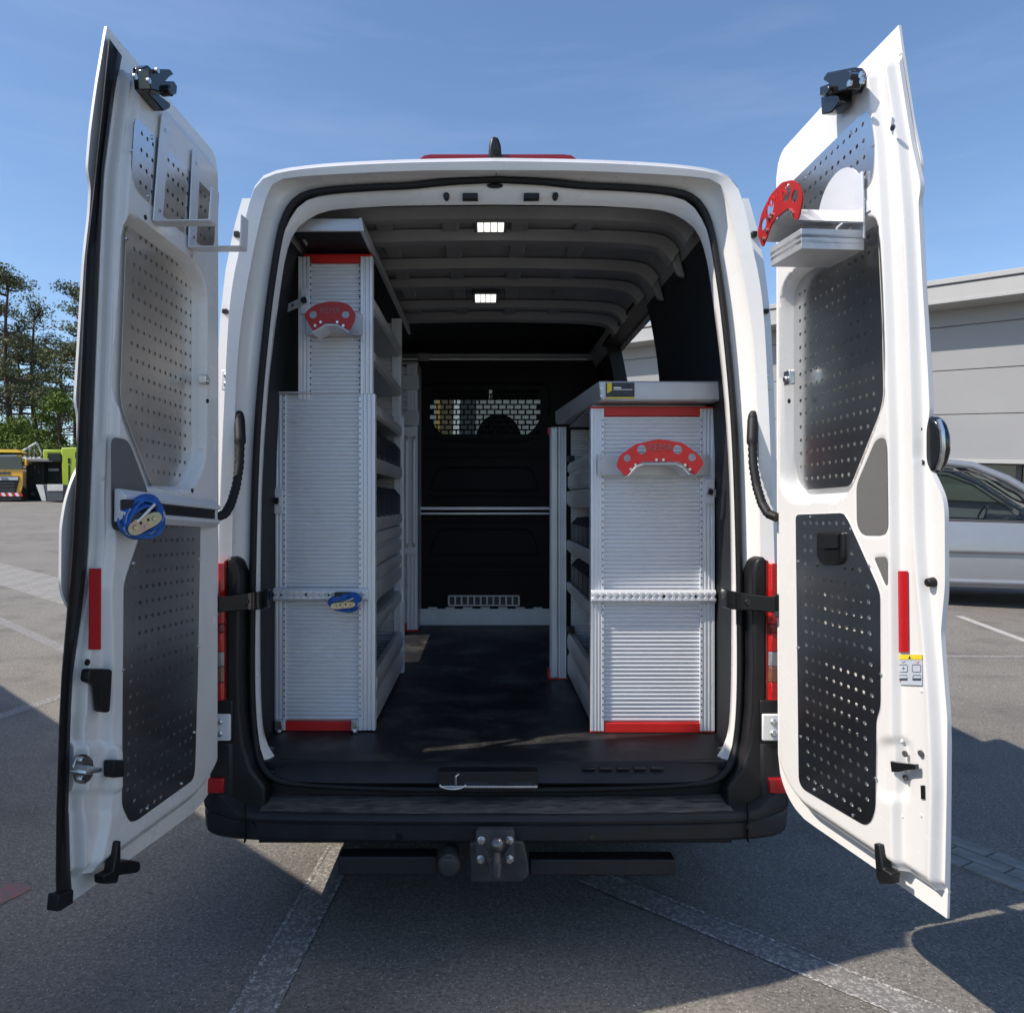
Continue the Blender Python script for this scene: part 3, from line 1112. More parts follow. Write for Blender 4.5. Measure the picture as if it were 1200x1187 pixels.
for sx in (-1, 1):
    pl = MB()
    P_ = lambda h, z, y: Vector((BC + sx * h, y, z))
    prof = [(.926, 1.266), (.912, 1.282), (.888, 1.266)]
    inner = [(.876, 1.22), (.880, .9), (.876, .75), (.864, .63), (.838, .55), (.79, .49), (.79, .40)]
    outer = [(.965, .40), (.965, .64), (.926, .66), (.926, .8)]
    pl.poly([P_(h, z, 2.650) for h, z in prof + inner + outer], Vector((0, .11, 0)))
    pl.build('corner_trim', BLACK, van, bevel=.014, seg=3)
    tl = MB()
    secs = [(1.257, 1.05, LENS), (1.05, 1.02, LENSD), (1.02, .955, LENS), (.955, .905, LENSW), (.905, .85, LENSO), (.85, .79, LENS)]
    rear = [(.924, 2.655), (.938, 2.638), (.980, 2.642), (1.004, 2.68), (1.004, 2.88), (.924, 2.88)]
    for za, zb, m in secs:
        tl.use(m).poly([P_(h, za, y) for h, y in rear], Vector((0, 0, zb - za + (.0015 if zb > .8 else 0))))
    tlo = tl.build('tail_light', None, van, bevel=.002)
    fr = MB()
    fr.poly([P_(h, z, 2.648) for h, z in ((.922, 1.268), (.930, 1.264), (.930, .785), (.922, .78))], Vector((0, .1, 0)))
    fr.build('lamp_frame', LENSD, tlo)
    # hinges
    for nm, z0h, z1h, yb, h0, h1 in (('door_hinge', .655, .745, 2.632, .905, .985), ('door_hinge', 1.855, 1.925, 2.690, .918, .955)):
        hg = MB()
        hg.use(WHITEM).box(*(sorted((BC + sx * h0, BC + sx * h1))), yb, yb + .035, z0h, z1h)
        hg.use(STEEL)
        for dz in (.28, .72):
            cc = P_((h0 * .55 + h1 * .45), z0h + (z1h - z0h) * dz, yb)
            hg.cyl(cc + Vector((0, .002, 0)), cc - Vector((0, .008, 0)), .012, .010, 12)
        if z0h < 1:
            hg.use(BLACK).box(*(sorted((BC + sx * .900, BC + sx * 1.0))), yb + .010, yb + .06, z0h - .012, z1h + .046)
        hg.build(nm, None, van, bevel=.004)
    lo = MB()
    lo.poly([P_(h, z, 2.642) for h, z in ((.90, .652), (1.0, .652), (1.0, .42), (.90, .42))], Vector((0, .1, 0)))
    lo.build('corner_filler', BUMPER, van, bevel=.012)
    re = MB()
    re.poly([P_(h, z, 2.628) for h, z in ((.925, .528), (.99, .528), (1.0, .478), (.928, .478))], Vector((0, .05, 0)))
    re.build('corner_reflector', REFL, van, bevel=.004)
    # cable hoses from body to door
    hs = MB()
    P2 = [(301, 492, 2.69), (300, 515, 2.66), (301, 545, 2.64), (305, 570, 2.62), (311, 590, 2.59), (318, 602, 2.56), (330, 607, 2.53)]
    ctl = [Vector((BC + sx * h / F * D, D, CAMZ - (y - CY0) / F * D)) for h, y, D in P2]
    path = []
    for a_, b_ in zip(ctl[:-1], ctl[1:]):
        for t in range(8):
            path.append(a_.lerp(b_, t / 8))
    rad = [(.019 if i < 10 else (.0165 if i % 2 else .0135)) for i in range(len(path))]
    hs.tube(path, rad, 10)
    hs.ball(ctl[0], .021, 10, 8, (.9, .9, 1.6))
    hs.build('cable_hose', RUBBER, van, angle=60)
    # check straps
    ck = MB()
    pp = [(266, 2.74), (276, 2.672), (294, 2.628), (318, 2.575), (337, 2.53)]
    zc = 1.128
    ro = []
    for h, D in pp:
        ro.append(Vector((BC + sx * h / F * D, D, 0)))
    fr_, bk_ = [], []
    for i_, p in enumerate(ro):
        d = ro[min(i_ + 1, len(ro) - 1)] - ro[max(i_ - 1, 0)]
        nn = Vector((-d.y, d.x, 0)).normalized() * .005
        fr_.append(p + nn)
        bk_.append(p - nn)
    hgt = [.034, .032, .028, .026, .026]
    ck.loft([[p + Z * (zc + h) for p, h in zip(fr_, hgt)], [p + Z * (zc - h) for p, h in zip(fr_, hgt)], [p + Z * (zc - h) for p, h in zip(bk_, hgt)],
             [p + Z * (zc + h) for p, h in zip(bk_, hgt)], [p + Z * (zc + h) for p, h in zip(fr_, hgt)]])
    e = ro[-1]
    ck.obox(e + Z * zc, X, Y, Z, .026, .02, .038)
    ck.cyl(e + Z * (zc - .045) - Y * .02, e + Z * (zc + .045) - Y * .02, .011, n=12)
    mid = ro[2]
    ck.cyl(mid + Z * zc - Y * .012, mid + Z * zc + Y * .01, .012, n=12)
    ck.build('check_strap', GLOSSB, van, bevel=.003)

bm = MB()
path = [(0, 2.575), (.35, 2.577), (.62, 2.585), (.80, 2.598), (.885, 2.610), (.950, 2.630), (.995, 2.658), (1.020, 2.705), (1.030, 2.80), (1.030, 3.2)]
sec = [(-.16, .436, 1), (-.014, .423, 1), (-.003, .416, 1), (.003, .406, .6), (.000, .396, .3), (-.008, .391, .2), (-.003, .386, .1), (-.006, .340, 0), (-.02, .325, 0), (-.16, .325, 0)]
fullp = [(-h, y) for h, y in path[::-1]] + path[1:]
rows = []
for i_, (h, y) in enumerate(fullp):
    a_ = Vector(fullp[max(i_ - 1, 0)])
    b_ = Vector(fullp[min(i_ + 1, len(fullp) - 1)])
    d = (b_ - a_).normalized()
    nn = Vector((d.y, -d.x))
    up = .070 * float(sm((abs(h) - .85) / .13))
    rows.append([Vector((BC + h + nn.x * o, y + nn.y * o, z + up * k)) for o, z, k in sec])
bm.loft([[r[j] for r in rows] for j in range(len(sec))])
bmp = bm.build('rear_bumper', BUMPER, van, angle=28)
TREAD = mat('worn_bumper_tread', (0.10, 0.097, 0.09), 0.6, noise=0.75, nscale=5, rvar=0.15, stretch=(3, 14, 14), bump=0.2, bscale=200)
tdr = []
for h in np.linspace(-.80, .80, 41):
    yy = float(np.interp(abs(h), [p_[0] for p_ in path], [p_[1] for p_ in path]))
    tdr.append([Vector((BC + h, yy + .016, .4247)), Vector((BC + h, yy + .14, .4360))])
td = MB()
td.loft([[r[0] for r in tdr], [r[1] for r in tdr]])
td.build('bumper_tread', TREAD, bmp)
for px in (468, 694, 878, 296):
    dt = MB()
    c = pt(px, 980 if px in (468, 694) else 968, 2.582 if px in (468, 694) else 2.60)
    dt.cyl(c + Vector((0, -.003, 0)), c + Vector((0, .02, 0)), .0105, n=16)
    dt.build('parking_sensor', GLOSSB, bmp)
for sx in (-1, 1):
    gp_ = MB()
    gp_.box(BC + sx * .845 - .0015, BC + sx * .845 + .0015, 2.595, 2.615, .325, .455)
    gp_.build('bumper_joint', RUBBER, bmp)
# tow bar
tw = MB()
a, b = pt(398, 999, 2.66), pt(792, 1021, 2.66)
tw.box(a.x, pt(512, 0, 2.66).x, 2.63, 2.70, b.z, a.z)
TRIMD = mat('dark_coated_steel', (.042, .043, .045), .42, noise=.3, nscale=20, rvar=.1)
tow = tw.build('tow_bar', BUMPER, van, bevel=.006)
a2, b2 = pt(620, 1003, 2.66), pt(790, 1022, 2.66)
tw = MB()
tw.box(a2.x, b2.x, 2.635, 2.70, b2.z, a2.z)
tw.build('cross_tube', BUMPER, tow, bevel=.006)
tp = MB()
D = 2.56
tp.poly([pt(x, y, D) for x, y in ((550, 988), (566, 986), (608, 986), (614, 988), (619, 1012), (620, 1026), (612, 1034), (551, 1034))], Vector((0, .06, 0)))
tp.build('hitch_bracket', TRIMD, tow, bevel=.006)
tp = MB()
D = 2.535
tp.poly([pt(x, y, D) for x, y in ((558, 974), (561, 972), (600, 972), (603, 975), (603, 1010), (558, 1010))], Vector((0, .024, 0)))
tp.poly([pt(x, y, D - .03) for x, y in ((563, 990), (571, 1003), (575, 1024), (587, 1024), (590, 1003), (598, 990), (588, 1006), (574, 1006))], Vector((0, .03, 0)))
tp.build('hitch_plate', CARTRIM, tow, bevel=.004)
tp = MB()
c = pt(582, 989, 2.47)
tp.ball(c, .0255, 18, 12)
tp.cyl(c - Z * .02, c - Z * .062, .0125, .0155, 16)
tp.cyl(c - Z * .055, c - Z * .062, .018, n=16)
tp.cyl(c - Z * .062, c - Z * .10, .019, .015, 14)
tp.tube([c - Z * .075, c - Z * .09 + Y * .03, c - Z * .07 + Y * .07], .018, 10)
tp.build('tow_ball', mat('worn_tow_steel', (.16, .16, .16), .3, metal=.7, noise=.3, nscale=30), tow)
for bx, by in ((564, 984.5), (597, 984.5), (563.5, 1006.5), (597, 1006.5)):
    tp = MB()
    c = pt(bx, by, 2.535)
    tp.cyl(c, c - Y * .012, .0115, n=6)
    tp.cyl(c - Y * .0, c - Y * .003, .014, n=14)
    tp.build('hitch_bolt', STEEL, tow, bevel=.0015)
tp = MB()
c = pt(526, 1011, 2.55)
tp.cyl(c + Y * .08, c, .034, n=20)
tp.cyl(c, c - Y * .02, .040, .036, 20)
tp.cyl(c - Y * .02, c - Y * .026, .034, .026, 20)
tp.box(c.x - .012, c.x + .012, c.y - .03, c.y, c.z + .028, c.z + .042)
tp.build('trailer_socket', TRIMD, tow, bevel=.003)


# ------------------------------------------------------------------ van: rear doors
class Door:
    def __init__(s, b0, b1, t0, t1, side):
        s.b0, s.b1, s.t0, s.t1 = b0, b1, t0, t1
        s.us = unit((b1 - b0) + (t1 - t0))
        s.vs = unit((t0 - b0) + (t1 - b1))
        n = s.us.cross(s.vs)
        if n.x * side > 0:
            n = -n
        s.n = unit(n)                                     # towards the inside of the van
        s.W = ((b1 - b0).length + (t1 - t0).length) / 2
        s.H = ((t0 - b0).length + (t1 - b1).length) / 2

    def P(s, a, t, w=0.0):
        return (s.b0.lerp(s.b1, a)).lerp(s.t0.lerp(s.t1, a), t) + s.n * w

    def uv(s, u, v, w=0.0):
        return s.P(u / s.W, v / s.H, w)

    def solve(s, px, py, w=0.0):
        a, t = .5, .5
        for _ in range(25):
            def pr(a, t):
                p = s.P(a, t, w)
                return np.array([CX0 + F * p.x / p.y, CY0 - F * (p.z - CAMZ) / p.y])
            f0 = pr(a, t)
            e = 1e-4
            J = np.stack([(pr(a + e, t) - f0) / e, (pr(a, t + e) - f0) / e], 1)
            d = np.linalg.solve(J, np.array([px, py]) - f0)
            a += float(np.clip(d[0], -.5, .5))
            t += float(np.clip(d[1], -.5, .5))
        return a, t

    def m(s, px, py, w=0.0):
        a, t = s.solve(px, py, w)
        return a * s.W, t * s.H

    def pt(s, px, py, w=0.0, w2=None):
        a, t = s.solve(px, py, w)
        return s.P(a, t, w if w2 is None else w2)


def smooth_curve(t, tab, sig):
    tab = sorted(tab)
    g_ = np.linspace(-.2, 1.2, 1401)
    ts, ss = np.array([q_[0] for q_ in tab]), np.array([q_[1] for q_ in tab])
    y = np.interp(g_, ts, ss)
    kx = np.arange(-200, 201) * .001
    kk = np.exp(-.5 * (kx / sig) ** 2)
    y = np.convolve(np.pad(y, 200, mode='edge'), kk / kk.sum(), 'valid')
    return np.interp(t, g_, y)


def corner(S, W, r, n):
    """how far the rounded hinge corner eats into the edge at S (0..1)"""
    return n * (1 - np.sqrt(np.clip(1 - np.clip(1 - S * W / r, 0, 1) ** 2, 0, 1)))


def door_shell(d, edge, lev1, lev2, cavities, bumps, hb, ht):
    nt = 300
    tg = np.linspace(0, 1, nt)
    e = smooth_curve(tg, [d.solve(x, y, -.045)[::-1] for x, y in edge], .006)
    a = smooth_curve(tg, [d.solve(x, y, 0)[::-1] for x, y in lev1], .025)
    b = smooth_curve(tg, [d.solve(x, y, -.02)[::-1] for x, y in lev2], .02)
    b = np.minimum(b, e - .022)
    a = np.minimum(a, b - .03)
    da, db_ = .008 / d.W, .007 / d.W
    cols = []
    for f in np.concatenate([np.linspace(0, .05, 14)[:-1], np.linspace(.05, 1, 92)[:-1]]):
        cols.append((a - da) * f)
    for f in np.linspace(-1, 1, 9):
        cols.append(a + da * f)
    for f in np.linspace(0, 1, 10)[1:-1]:
        cols.append((a + da) + (b - db_ - a - da) * f)
    for f in np.linspace(-1, 1, 9):
        cols.append(b + db_ * f)
    for f in np.linspace(0, 1, 7)[1:]:
        cols.append((b + db_) + (e - b - db_) * f)
    S = np.stack(cols, 1)
    A, B = a[:, None], b[:, None]
    T0 = np.repeat(tg[:, None], S.shape[1], 1)
    lo = .010 + corner(S, d.W, hb[0], hb[1] / d.H)
    hi = 1 - .008 - corner(S, d.W, ht[0], ht[1] / d.H)
    T = lo + (hi - lo) * T0
    U, V = S * d.W, T * d.H
    w = -.022 * sm((S - A) / da * .5 + .5) - .022 * sm((S - B) / db_ * .5 + .5)
    w += .004 * np.exp(-((S - B + db_) / db_ * .9) ** 2)     # pressed bead along the step
    w -= .018 * (1 - sm(S * d.W / .022))                      # rolled hinge edge
    dv = np.minimum(V - lo * d.H, hi * d.H - V)
    w -= .020 * (1 - sm(dv / .030))
    for poly, depth, wall in cavities:
        sd_ = -sdf(poly, U, V)
        if wall < .02:                                       # panel: shallow ledge, then the hollow of the door
            w = w - .0045 * sm((sd_ - .006) / wall) - (depth - .0045) * sm((sd_ - .055) / .02)
        else:
            w = w - depth * sm(sd_ / wall)
    for poly, depth, wall in bumps:
        mk = sm(-sdf(poly, U, V) / wall + .5)
        w = w + depth * mk if depth < .03 else np.where(w < -.0045, w + (-.0045 - w) * mk, w)
    k = MB()
    nc = S.shape[1]
    P = lambda j, i, ww: d.P(float(S[j, i]), float(T[j, i]), ww)
    rows = [[P(j, i, float(w[j, i])) for i in range(nc)] for j in range(nt)]
    k.loft(rows)
    idx = [(0, i) for i in range(nc)] + [(j, nc - 1) for j in range(1, nt)] + [(nt - 1, i) for i in range(nc - 2, -1, -1)] + [(j, 0) for j in range(nt - 2, 0, -1)]
    k.loft([[rows[j][i] for j, i in idx], [P(j, i, -.056) for j, i in idx]], True)
    return k


def outer_skin(d, edge, w, hb, ht, top, bot, th=.007):
    g_ = np.linspace(0, 1, 150)
    e_tab = [d.solve(x, y, w)[::-1] for x, y in edge]
    tp = sorted(d.solve(x, y, w) for x, y in top)
    bt_ = sorted(d.solve(x, y, w) for x, y in bot)
    h0_, h1_ = d.solve(*bot[-1], w), d.solve(*(top[-1]), w)
    k = MB()
    lay = []
    fr = list(np.linspace(0, .14, 9)) + list(np.linspace(.2, 1, 12))
    for ww in (w, w - th):
        rows = []
        for t in g_:
            r = []
            se = float(smooth_curve(np.array([t]), e_tab, .006)[0]) if t not in CACHE else CACHE[t]
            CACHE[t] = se
            s0 = h0_[0] + (h1_[0] - h0_[0]) * t + .018
            for f in fr:
                s_ = s0 + f * (se - s0)
                hi = float(np.interp(s_, [q_[0] for q_ in tp], [q_[1] for q_ in tp])) - float(corner(s_ - s0, d.W, ht[0], ht[1] / d.H))
                lo = float(np.interp(s_, [q_[0] for q_ in bt_], [q_[1] for q_ in bt_])) + float(corner(s_ - s0, d.W, hb[0], hb[1] / d.H))
                r.append(d.P(s_, lo + (hi - lo) * t, ww))
            rows.append(r)
        k.loft(rows)
        lay.append(rows[0] + [r[-1] for r in rows[1:]] + rows[-1][::-1][1:] + [r[0] for r in rows[::-1]][1:-1])
    k.loft(lay, True)
    CACHE.clear()
    return k


CACHE = {}


def perforated(d, poly, w, pitch, size, skip=None, phase=(0, 0), pu=.0290):
    holes = []
    us = [p[0] for p in poly]
    vs = [p[1] for p in poly]
    P_ = np.array(poly)
    pu = (max(us) - min(us)) / round((max(us) - min(us)) / pu)
    u = min(us) + pu * .5 + phase[0]
    cols = []
    while u < max(us):
        v = max(vs) - pitch * .7 - phase[1]
        while v > min(vs):
            U, V = np.array([u]), np.array([v])
            if sdf(P_, U, V)[0] < -size * 1.7 and not (skip is not None and sdf(np.array(skip), U, V)[0] < .008):
                h = size / 2
                c = h * .45
                holes.append([(u - h, v - c), (u - c, v - h), (u + c, v - h), (u + h, v - c), (u + h, v + c), (u + c, v + h), (u - c, v + h), (u - h, v + c)])
            v -= pitch
        u += pu
    k = MB()
    k.sheet(poly, holes, lambda a, b: d.uv(a, b, w))
    return k


def screws(d, pts, w, parent, r=.006):
    for x, y in pts:
        k = MB()
        c = d.pt(x, y, w)
        k.cyl(c, c + d.n * .004, r, r * .7, 10)
        k.build('panel_screw', STEEL, parent)


HB_L, HT_L = (.17, .11), (.05, .06)
HB_R, HT_R = (.15, .17), (.06, .07)
# ---- left door
dl = Door(pt(259, 922, 2.60), pt(83, 1058, 1.88), pt(258.5, 187, 2.41), pt(131, 38, 1.88), -1)
L_edge = [(141, 52), (131, 130), (122, 200), (117, 300), (112, 430), (107, 560), (104, 640), (100, 690), (91, 740), (85, 790), (82, 850), (80, 950), (82, 1030), (85, 1058)]
L_l1 = [(158, 100), (147, 200), (139, 320), (133, 450), (130, 560), (128, 650), (129, 720), (131, 760), (131, 860), (133, 930), (130, 960), (126, 990), (110, 1040)]
L_l2 = [(148, 80), (140, 140), (131, 220), (125, 320), (119, 450), (114, 560), (108, 640), (102, 690), (93, 740), (87, 790), (84, 850), (82, 950), (83, 1030), (86, 1052)]
mp_ = lambda d, L, w=0: [d.m(x, y, w) for x, y in L]
L_up = round_poly(mp_(dl, [(157, 135), (222, 201), (247, 227), (252, 247), (250, 291), (239, 291), (205, 266), (180, 243), (160, 225), (153, 205)]), .03)
L_bigo = round_poly(mp_(dl, [(147, 255), (156, 250), (228, 306), (243, 335), (242, 540), (226, 576), (170, 574), (139, 478), (138, 452)]), .05)
L_bigi = round_poly(mp_(dl, [(148, 268), (154, 264), (217, 305.5), (229, 322), (231, 345), (228, 477), (222, 568), (179, 572), (143, 478), (141, 462)], -.045), .02)
L_low = round_poly(mp_(dl, [(171, 604), (234.6, 605.5), (231, 800), (228, 901), (225.7, 913.7), (158.8, 961.7), (151, 963), (142, 944), (144, 686), (147, 674)]), .018)
L_pat = round_poly(mp_(dl, [(131, 512), (148.7, 515), (154, 524), (172, 572), (177, 600), (168, 626), (131, 620.6)]), .02)
cav = []
shrinkp = lambda poly, k: poly
L_latch = round_poly(mp_(dl, [(84, 872), (132, 872), (132, 926), (84, 928)], -.022), .02)
L_latch2 = round_poly(mp_(dl, [(86, 840), (130, 840), (129, 952), (84, 953)], -.022), .02)
L_ribs = [[(162, 672), (228, 658), (228, 667), (162, 681)], [(152, 760), (226, 738), (226, 748), (152, 771)], [(152, 925), (205, 905), (205, 915), (152, 936)], [(219, 620), (231, 620), (228, 900), (218, 905)], [(147, 690), (160, 690), (158, 765), (147, 765)]]
k = door_shell(dl, L_edge, L_l1, L_l2,
                   [(L_up, .045, .012), (L_bigo, .075, .020), (L_low, .050, .012)],
                   [(L_latch, .014, .016), (L_latch2, -.004, .02), (L_pat, -.004, .006)] + [(mp_(dl, q_), .042, .012) for q_ in L_ribs], HB_L, HT_L)
ldoor = k.build('rear_door', PAINT2, van, angle=60)
ldoor['label'] = 'rear door with its inner side in the shade and a blue strap'
L_out = [(128, 42), (122, 70), (117, 100), (113, 122), (109, 150), (105.5, 175), (102, 215), (101.5, 227), (106, 233), (104, 270), (98, 320), (92, 420), (88, 482), (92, 492), (93, 552), (86, 563), (77, 590), (72, 620), (71.5, 688), (76, 702), (88, 720), (88, 800), (80, 900), (76, 1000), (82, 1058)]
outer_skin(dl, L_out, -.058, HB_L, HT_L, [(131, 38), (257, 186)], [(67, 1066), (88, 1054), (236, 945), (258, 928)]).build('outer_skin', PAINT, ldoor, angle=40)
sk_l = [(127, 44), (119, 130), (109, 225), (100, 300), (94, 430), (88, 560), (83, 650), (78, 720), (72, 790), (69, 850), (66, 950), (65, 1030), (67, 1067)]
sk_r = [(143, 66), (131, 130), (122, 200), (117, 300), (112, 430), (107, 560), (103, 650), (97, 715), (86, 790), (83, 850), (80.5, 950), (83, 1030), (86, 1058)]


def strip_curve(d, tab, w, ys_):
    tab = np.array(tab, float)
    return [(float(np.interp(y, tab[:, 1], tab[:, 0])), y) for y in ys_]


ns_ = 90
rowsA, rowsB, rowsC, rowsD = [], [], [], []
tl_, tr_ = np.array(sk_l), np.array(sk_r)
for f in np.linspace(0, 1, ns_):
    yl, yr = 44 + (1067 - 44) * f, 66 + (1058 - 66) * f
    xl, xr = float(np.interp(yl, tl_[:, 1], tl_[:, 0])), float(np.interp(yr, tr_[:, 1], tr_[:, 0]))
    r = []
    for q_, w_ in ((0, -.052), (.12, -.030), (.3, -.024), (.5, -.030), (.7, -.030), (.9, -.026), (1.0, -.040)):
        r.append(dl.pt(xr + (xl - xr) * q_, yr + (yl - yr) * q_, w_))
    r.append(dl.pt(xl, yl, -.052))
    rowsA.append(r)
se = MB()
se.loft(rowsA, True, True)
se.build('edge_seal', RUBBER, ldoor, angle=70)
ef = MB()
ef.poly([dl.pt(x, y, -.02) for x, y in ((67, 1068), (69, 1048), (87, 1042), (86, 1058), (72, 1067))], -dl.n * .03)
ef.build('seal_end_cap', RUBBER, ldoor, bevel=.003)

PT = .0415
perforated(dl, L_up, .0012, PT, .0105).build('perforated_panel', SHEET, ldoor, solid=.002)
perforated(dl, L_bigi, -.045, PT, .0105).build('perforated_panel', SHEET_REFL, ldoor, solid=.002)
perforated(dl, L_low, .0012, PT, .0105).build('perforated_panel', SHEET, ldoor, solid=.002)
pb = MB()
pb.poly([dl.uv(a, b, -.002) for a, b in L_pat], dl.n * .002)
pb.build('blanking_patch', GREY, ldoor)
screws(dl, [(178, 161), (154, 177), (174, 230), (178, 162), (148, 280), (224, 300)], .002, ldoor, .005)
screws(dl, [(157, 660), (234, 655), (144.5, 785), (233, 757), (143, 908), (228, 858), (213, 918), (173, 947)], .002, ldoor, .005)
# L-shaped carrier hooks on the upper part
for xs_ in (0, 1):
    hk = MB()
    if xs_ == 0:
        top, foot, out, tip = (194, 138), (184.5, 262), (231, 268), (231, 232)
    else:
        top, foot, out, tip = (230, 178), (225, 292), (268, 297), (270, 262)
    a = dl.pt(*top, .008)
    b = dl.pt(*foot, .008)
    dn = unit(b - a)
    wv = dl.us
    proj = .16
    e = b + dl.n * proj + wv * 0
    hk.obox((a + b) / 2, wv, dn, dl.n, .021, (b - a).length / 2, .002)
    hk.obox(b + dl.n * proj / 2, wv, dn, dl.n, .021, .002, proj / 2)
    hk.obox(e - dn * .045, wv, dn, dl.n, .021, .045, .002)
    ho = hk.build('carrier_hook', ALU, ldoor, bevel=.0015)
    s2 = MB()
    for f in (.12, .88):
        c = a.lerp(b, f) + dl.n * .002
        s2.cyl(c, c + dl.n * .003, .005, n=10)
    s2.build('hook_screw', STEEL, ho)
# lashing rail with the strap, on the inner face
ra = MB()
p0, p1 = dl.pt(139, 592, .02), dl.pt(252, 603, .02)
dr = unit(p1 - p0)
vv = dl.vs
secr = [(.000, .042), (.012, .042), (.030, .026), (.030, .016), (.014, .014), (.014, -.014), (.030, -.016), (.030, -.026), (.012, -.042), (.000, -.042)]
ra.loft([[p + dl.n * (a - .012) + vv * b for a, b in secr] for p in (p0, p1)], True, True)
rail = ra.build('lashing_rail', ALU, ldoor, bevel=.001)
ri = MB()
ri.loft([[p + dl.n * (a - .012) + vv * b for a, b in ((.015, .0135), (.017, .0135), (.017, -.0135), (.015, -.0135))] for p in (p0 + dr * .01, p1 - dr * .01)], True, True)
ri.build('rail_groove', BLACK, rail)
rf = MB()
rf.poly([dl.pt(x, y, -.018) for x, y in ((104.5, 666), (118, 666), (117.5, 761), (103.5, 761))], dl.n * .002)
rf.build('reflector_strip', REFL, ldoor)
hn = MB()
hn.poly([dl.pt(x, y, -.016) for x, y in round_poly([(95, 783), (122, 783), (121, 805), (119, 834), (110, 834), (107, 803), (93, 798)], 4)], dl.n * .024)
hn.build('inner_handle', BLACK, ldoor, bevel=.006, seg=3)
dk = MB()
c = dl.pt(101.5, 856 - 80, -.020)
dk.cyl(c, c + dl.n * .004, .008, n=14)
dk.build('rubber_plug', BLACK, ldoor)
sp_ = MB()
sp_.poly([dl.pt(x, y, -.006) for x, y in round_poly([(83, 900), (88, 884), (97, 882), (106, 888), (108, 900), (106, 911), (97, 919), (88, 917)], 4)], dl.n * .006)
for x, y in ((95, 890), (95, 912)):
    c = dl.pt(x, y, .0)
    sp_.cyl(c, c + dl.n * .006, .009, .007, 10)
A, B_ = dl.pt(84, 903, .0), dl.pt(102, 900, .0)
sp_.tube([A, A + dl.n * .035 - dl.us * .0, B_ + dl.n * .035, B_], .0065, 8)
sp_.build('striker_plate', STEEL, ldoor, bevel=.0015)
bb = MB()
bb.poly([dl.pt(x, y, -.01) for x, y in ((121, 890), (134, 889), (134, 909), (121, 910))], dl.n * .03)
bb.build('rubber_buffer', RUBBER, ldoor, bevel=.004)
bt = MB()
bt.poly([dl.pt(x, y, -.015) for x, y in ((126, 985), (130, 983), (130, 1008), (142, 1006), (153, 1008), (154, 1016), (150, 1021), (128, 1024), (126, 1033), (110, 1034), (109, 1024), (121, 1018))], dl.n * .03)
bt.build('bottom_latch', BLACK, ldoor, bevel=.004)


def top_lock(d, pts_main, pts_body, parent):
    k = MB()
    for poly, w, t in pts_main:
        k.poly([d.pt(x, y, w) for x, y in poly], d.n * t)
    for x, y, w, r in pts_body:
        c = d.pt(x, y, w)
        k.cyl(c, c + d.n * .03, r, n=12)
    return k.build('top_latch', GLOSSB, parent, bevel=.003)


top_lock(dl, [([(155, 80), (161, 77), (166, 82), (172, 110), (180, 116), (188, 122), (188, 128), (180, 131), (170, 120), (157, 105)], .0, .03),
              ([(160, 82), (185, 82), (190, 88), (184, 92), (180, 96), (190, 96), (194, 102), (193, 112), (184, 112), (162, 106)], .03, .035)],
         [(189, 107, .05, .014), (160, 88, .02, .010)], ldoor)
for x, y in ((157, 90), (173, 95), (183, 83)):
    tlk = MB()
    c = dl.pt(x, y, .068)
    tlk.cyl(c, c + dl.n * .006, .007, n=10)
    tlk.build('latch_rivet', STEEL, ldoor)
for x, y in ((239, 443), (241, 448)):
    pass
cl = MB()
c = dl.pt(239, 445, .0)
cl.obox(c, dl.us, dl.vs, dl.n, .012, .014, .012)
cl.cyl(c + dl.n * .01 - dl.vs * .004, c + dl.n * .018 - dl.vs * .004, .008, n=12)
cl.build('door_clip', STEEL, ldoor, bevel=.003)

# ---- right door
dr_ = Door(pt(909, 934, 2.54), pt(1106, 1072, 1.87), pt(907.5, 186, 2.42), pt(1049, 35, 1.87), 1)
R_edge = [(1049, 35), (1058, 95), (1069, 165), (1078, 205), (1080, 216), (1076, 228), (1082, 345), (1088, 440), (1090, 487), (1086, 500), (1086, 545), (1093, 556), (1105, 583), (1107.5, 600), (1108, 690), (1106, 712), (1103, 745), (1107, 800), (1111, 850), (1110, 950), (1108, 1050), (1106, 1072)]
R_l1 = [(1018, 90), (1027, 150), (1032, 230), (1037, 330), (1040, 420), (1043, 520), (1044, 600), (1045, 700), (1046, 800), (1047, 870), (1047, 950), (1047, 1000), (1049, 1040)]
R_l2 = [(1040, 70), (1050, 130), (1057, 200), (1062, 270), (1066, 360), (1069, 450), (1072, 560), (1074, 640), (1078, 690), (1085, 760), (1090, 820), (1093, 880), (1095, 960), (1097, 1050)]
R_up = round_poly(mp_(dr_, [(1016, 128), (1022, 138), (1026, 172), (1024, 210), (1010, 228), (925, 292), (914, 285), (912, 240), (914, 228)]), .03)
R_bigo = round_poly(mp_(dr_, [(1020, 250), (1030, 262), (1036, 376), (1037, 466), (1032, 484), (998, 573), (985, 588), (928, 590), (913, 573), (913, 345), (922, 322)]), .05)
R_bigi = round_poly(mp_(dr_, [(1021, 262), (1029, 272), (1034, 376), (1035.6, 464), (1032, 482), (997, 570), (943, 574), (936, 563), (930, 527), (929, 360), (938, 325)], -.045), .02)
R_low = round_poly(mp_(dr_, [(933, 603), (989, 601), (994, 608), (1029, 686), (1032.5, 697), (1033, 828), (1028, 843), (1027, 947), (1022, 962), (1014, 967), (941, 924), (936.6, 914)]), .018)
R_pat = round_poly(mp_(dr_, [(1026, 515), (1036, 512), (1039, 522), (1040.5, 620), (1036, 627.5), (1010, 627), (1004, 615), (1003.5, 568)]), .02)
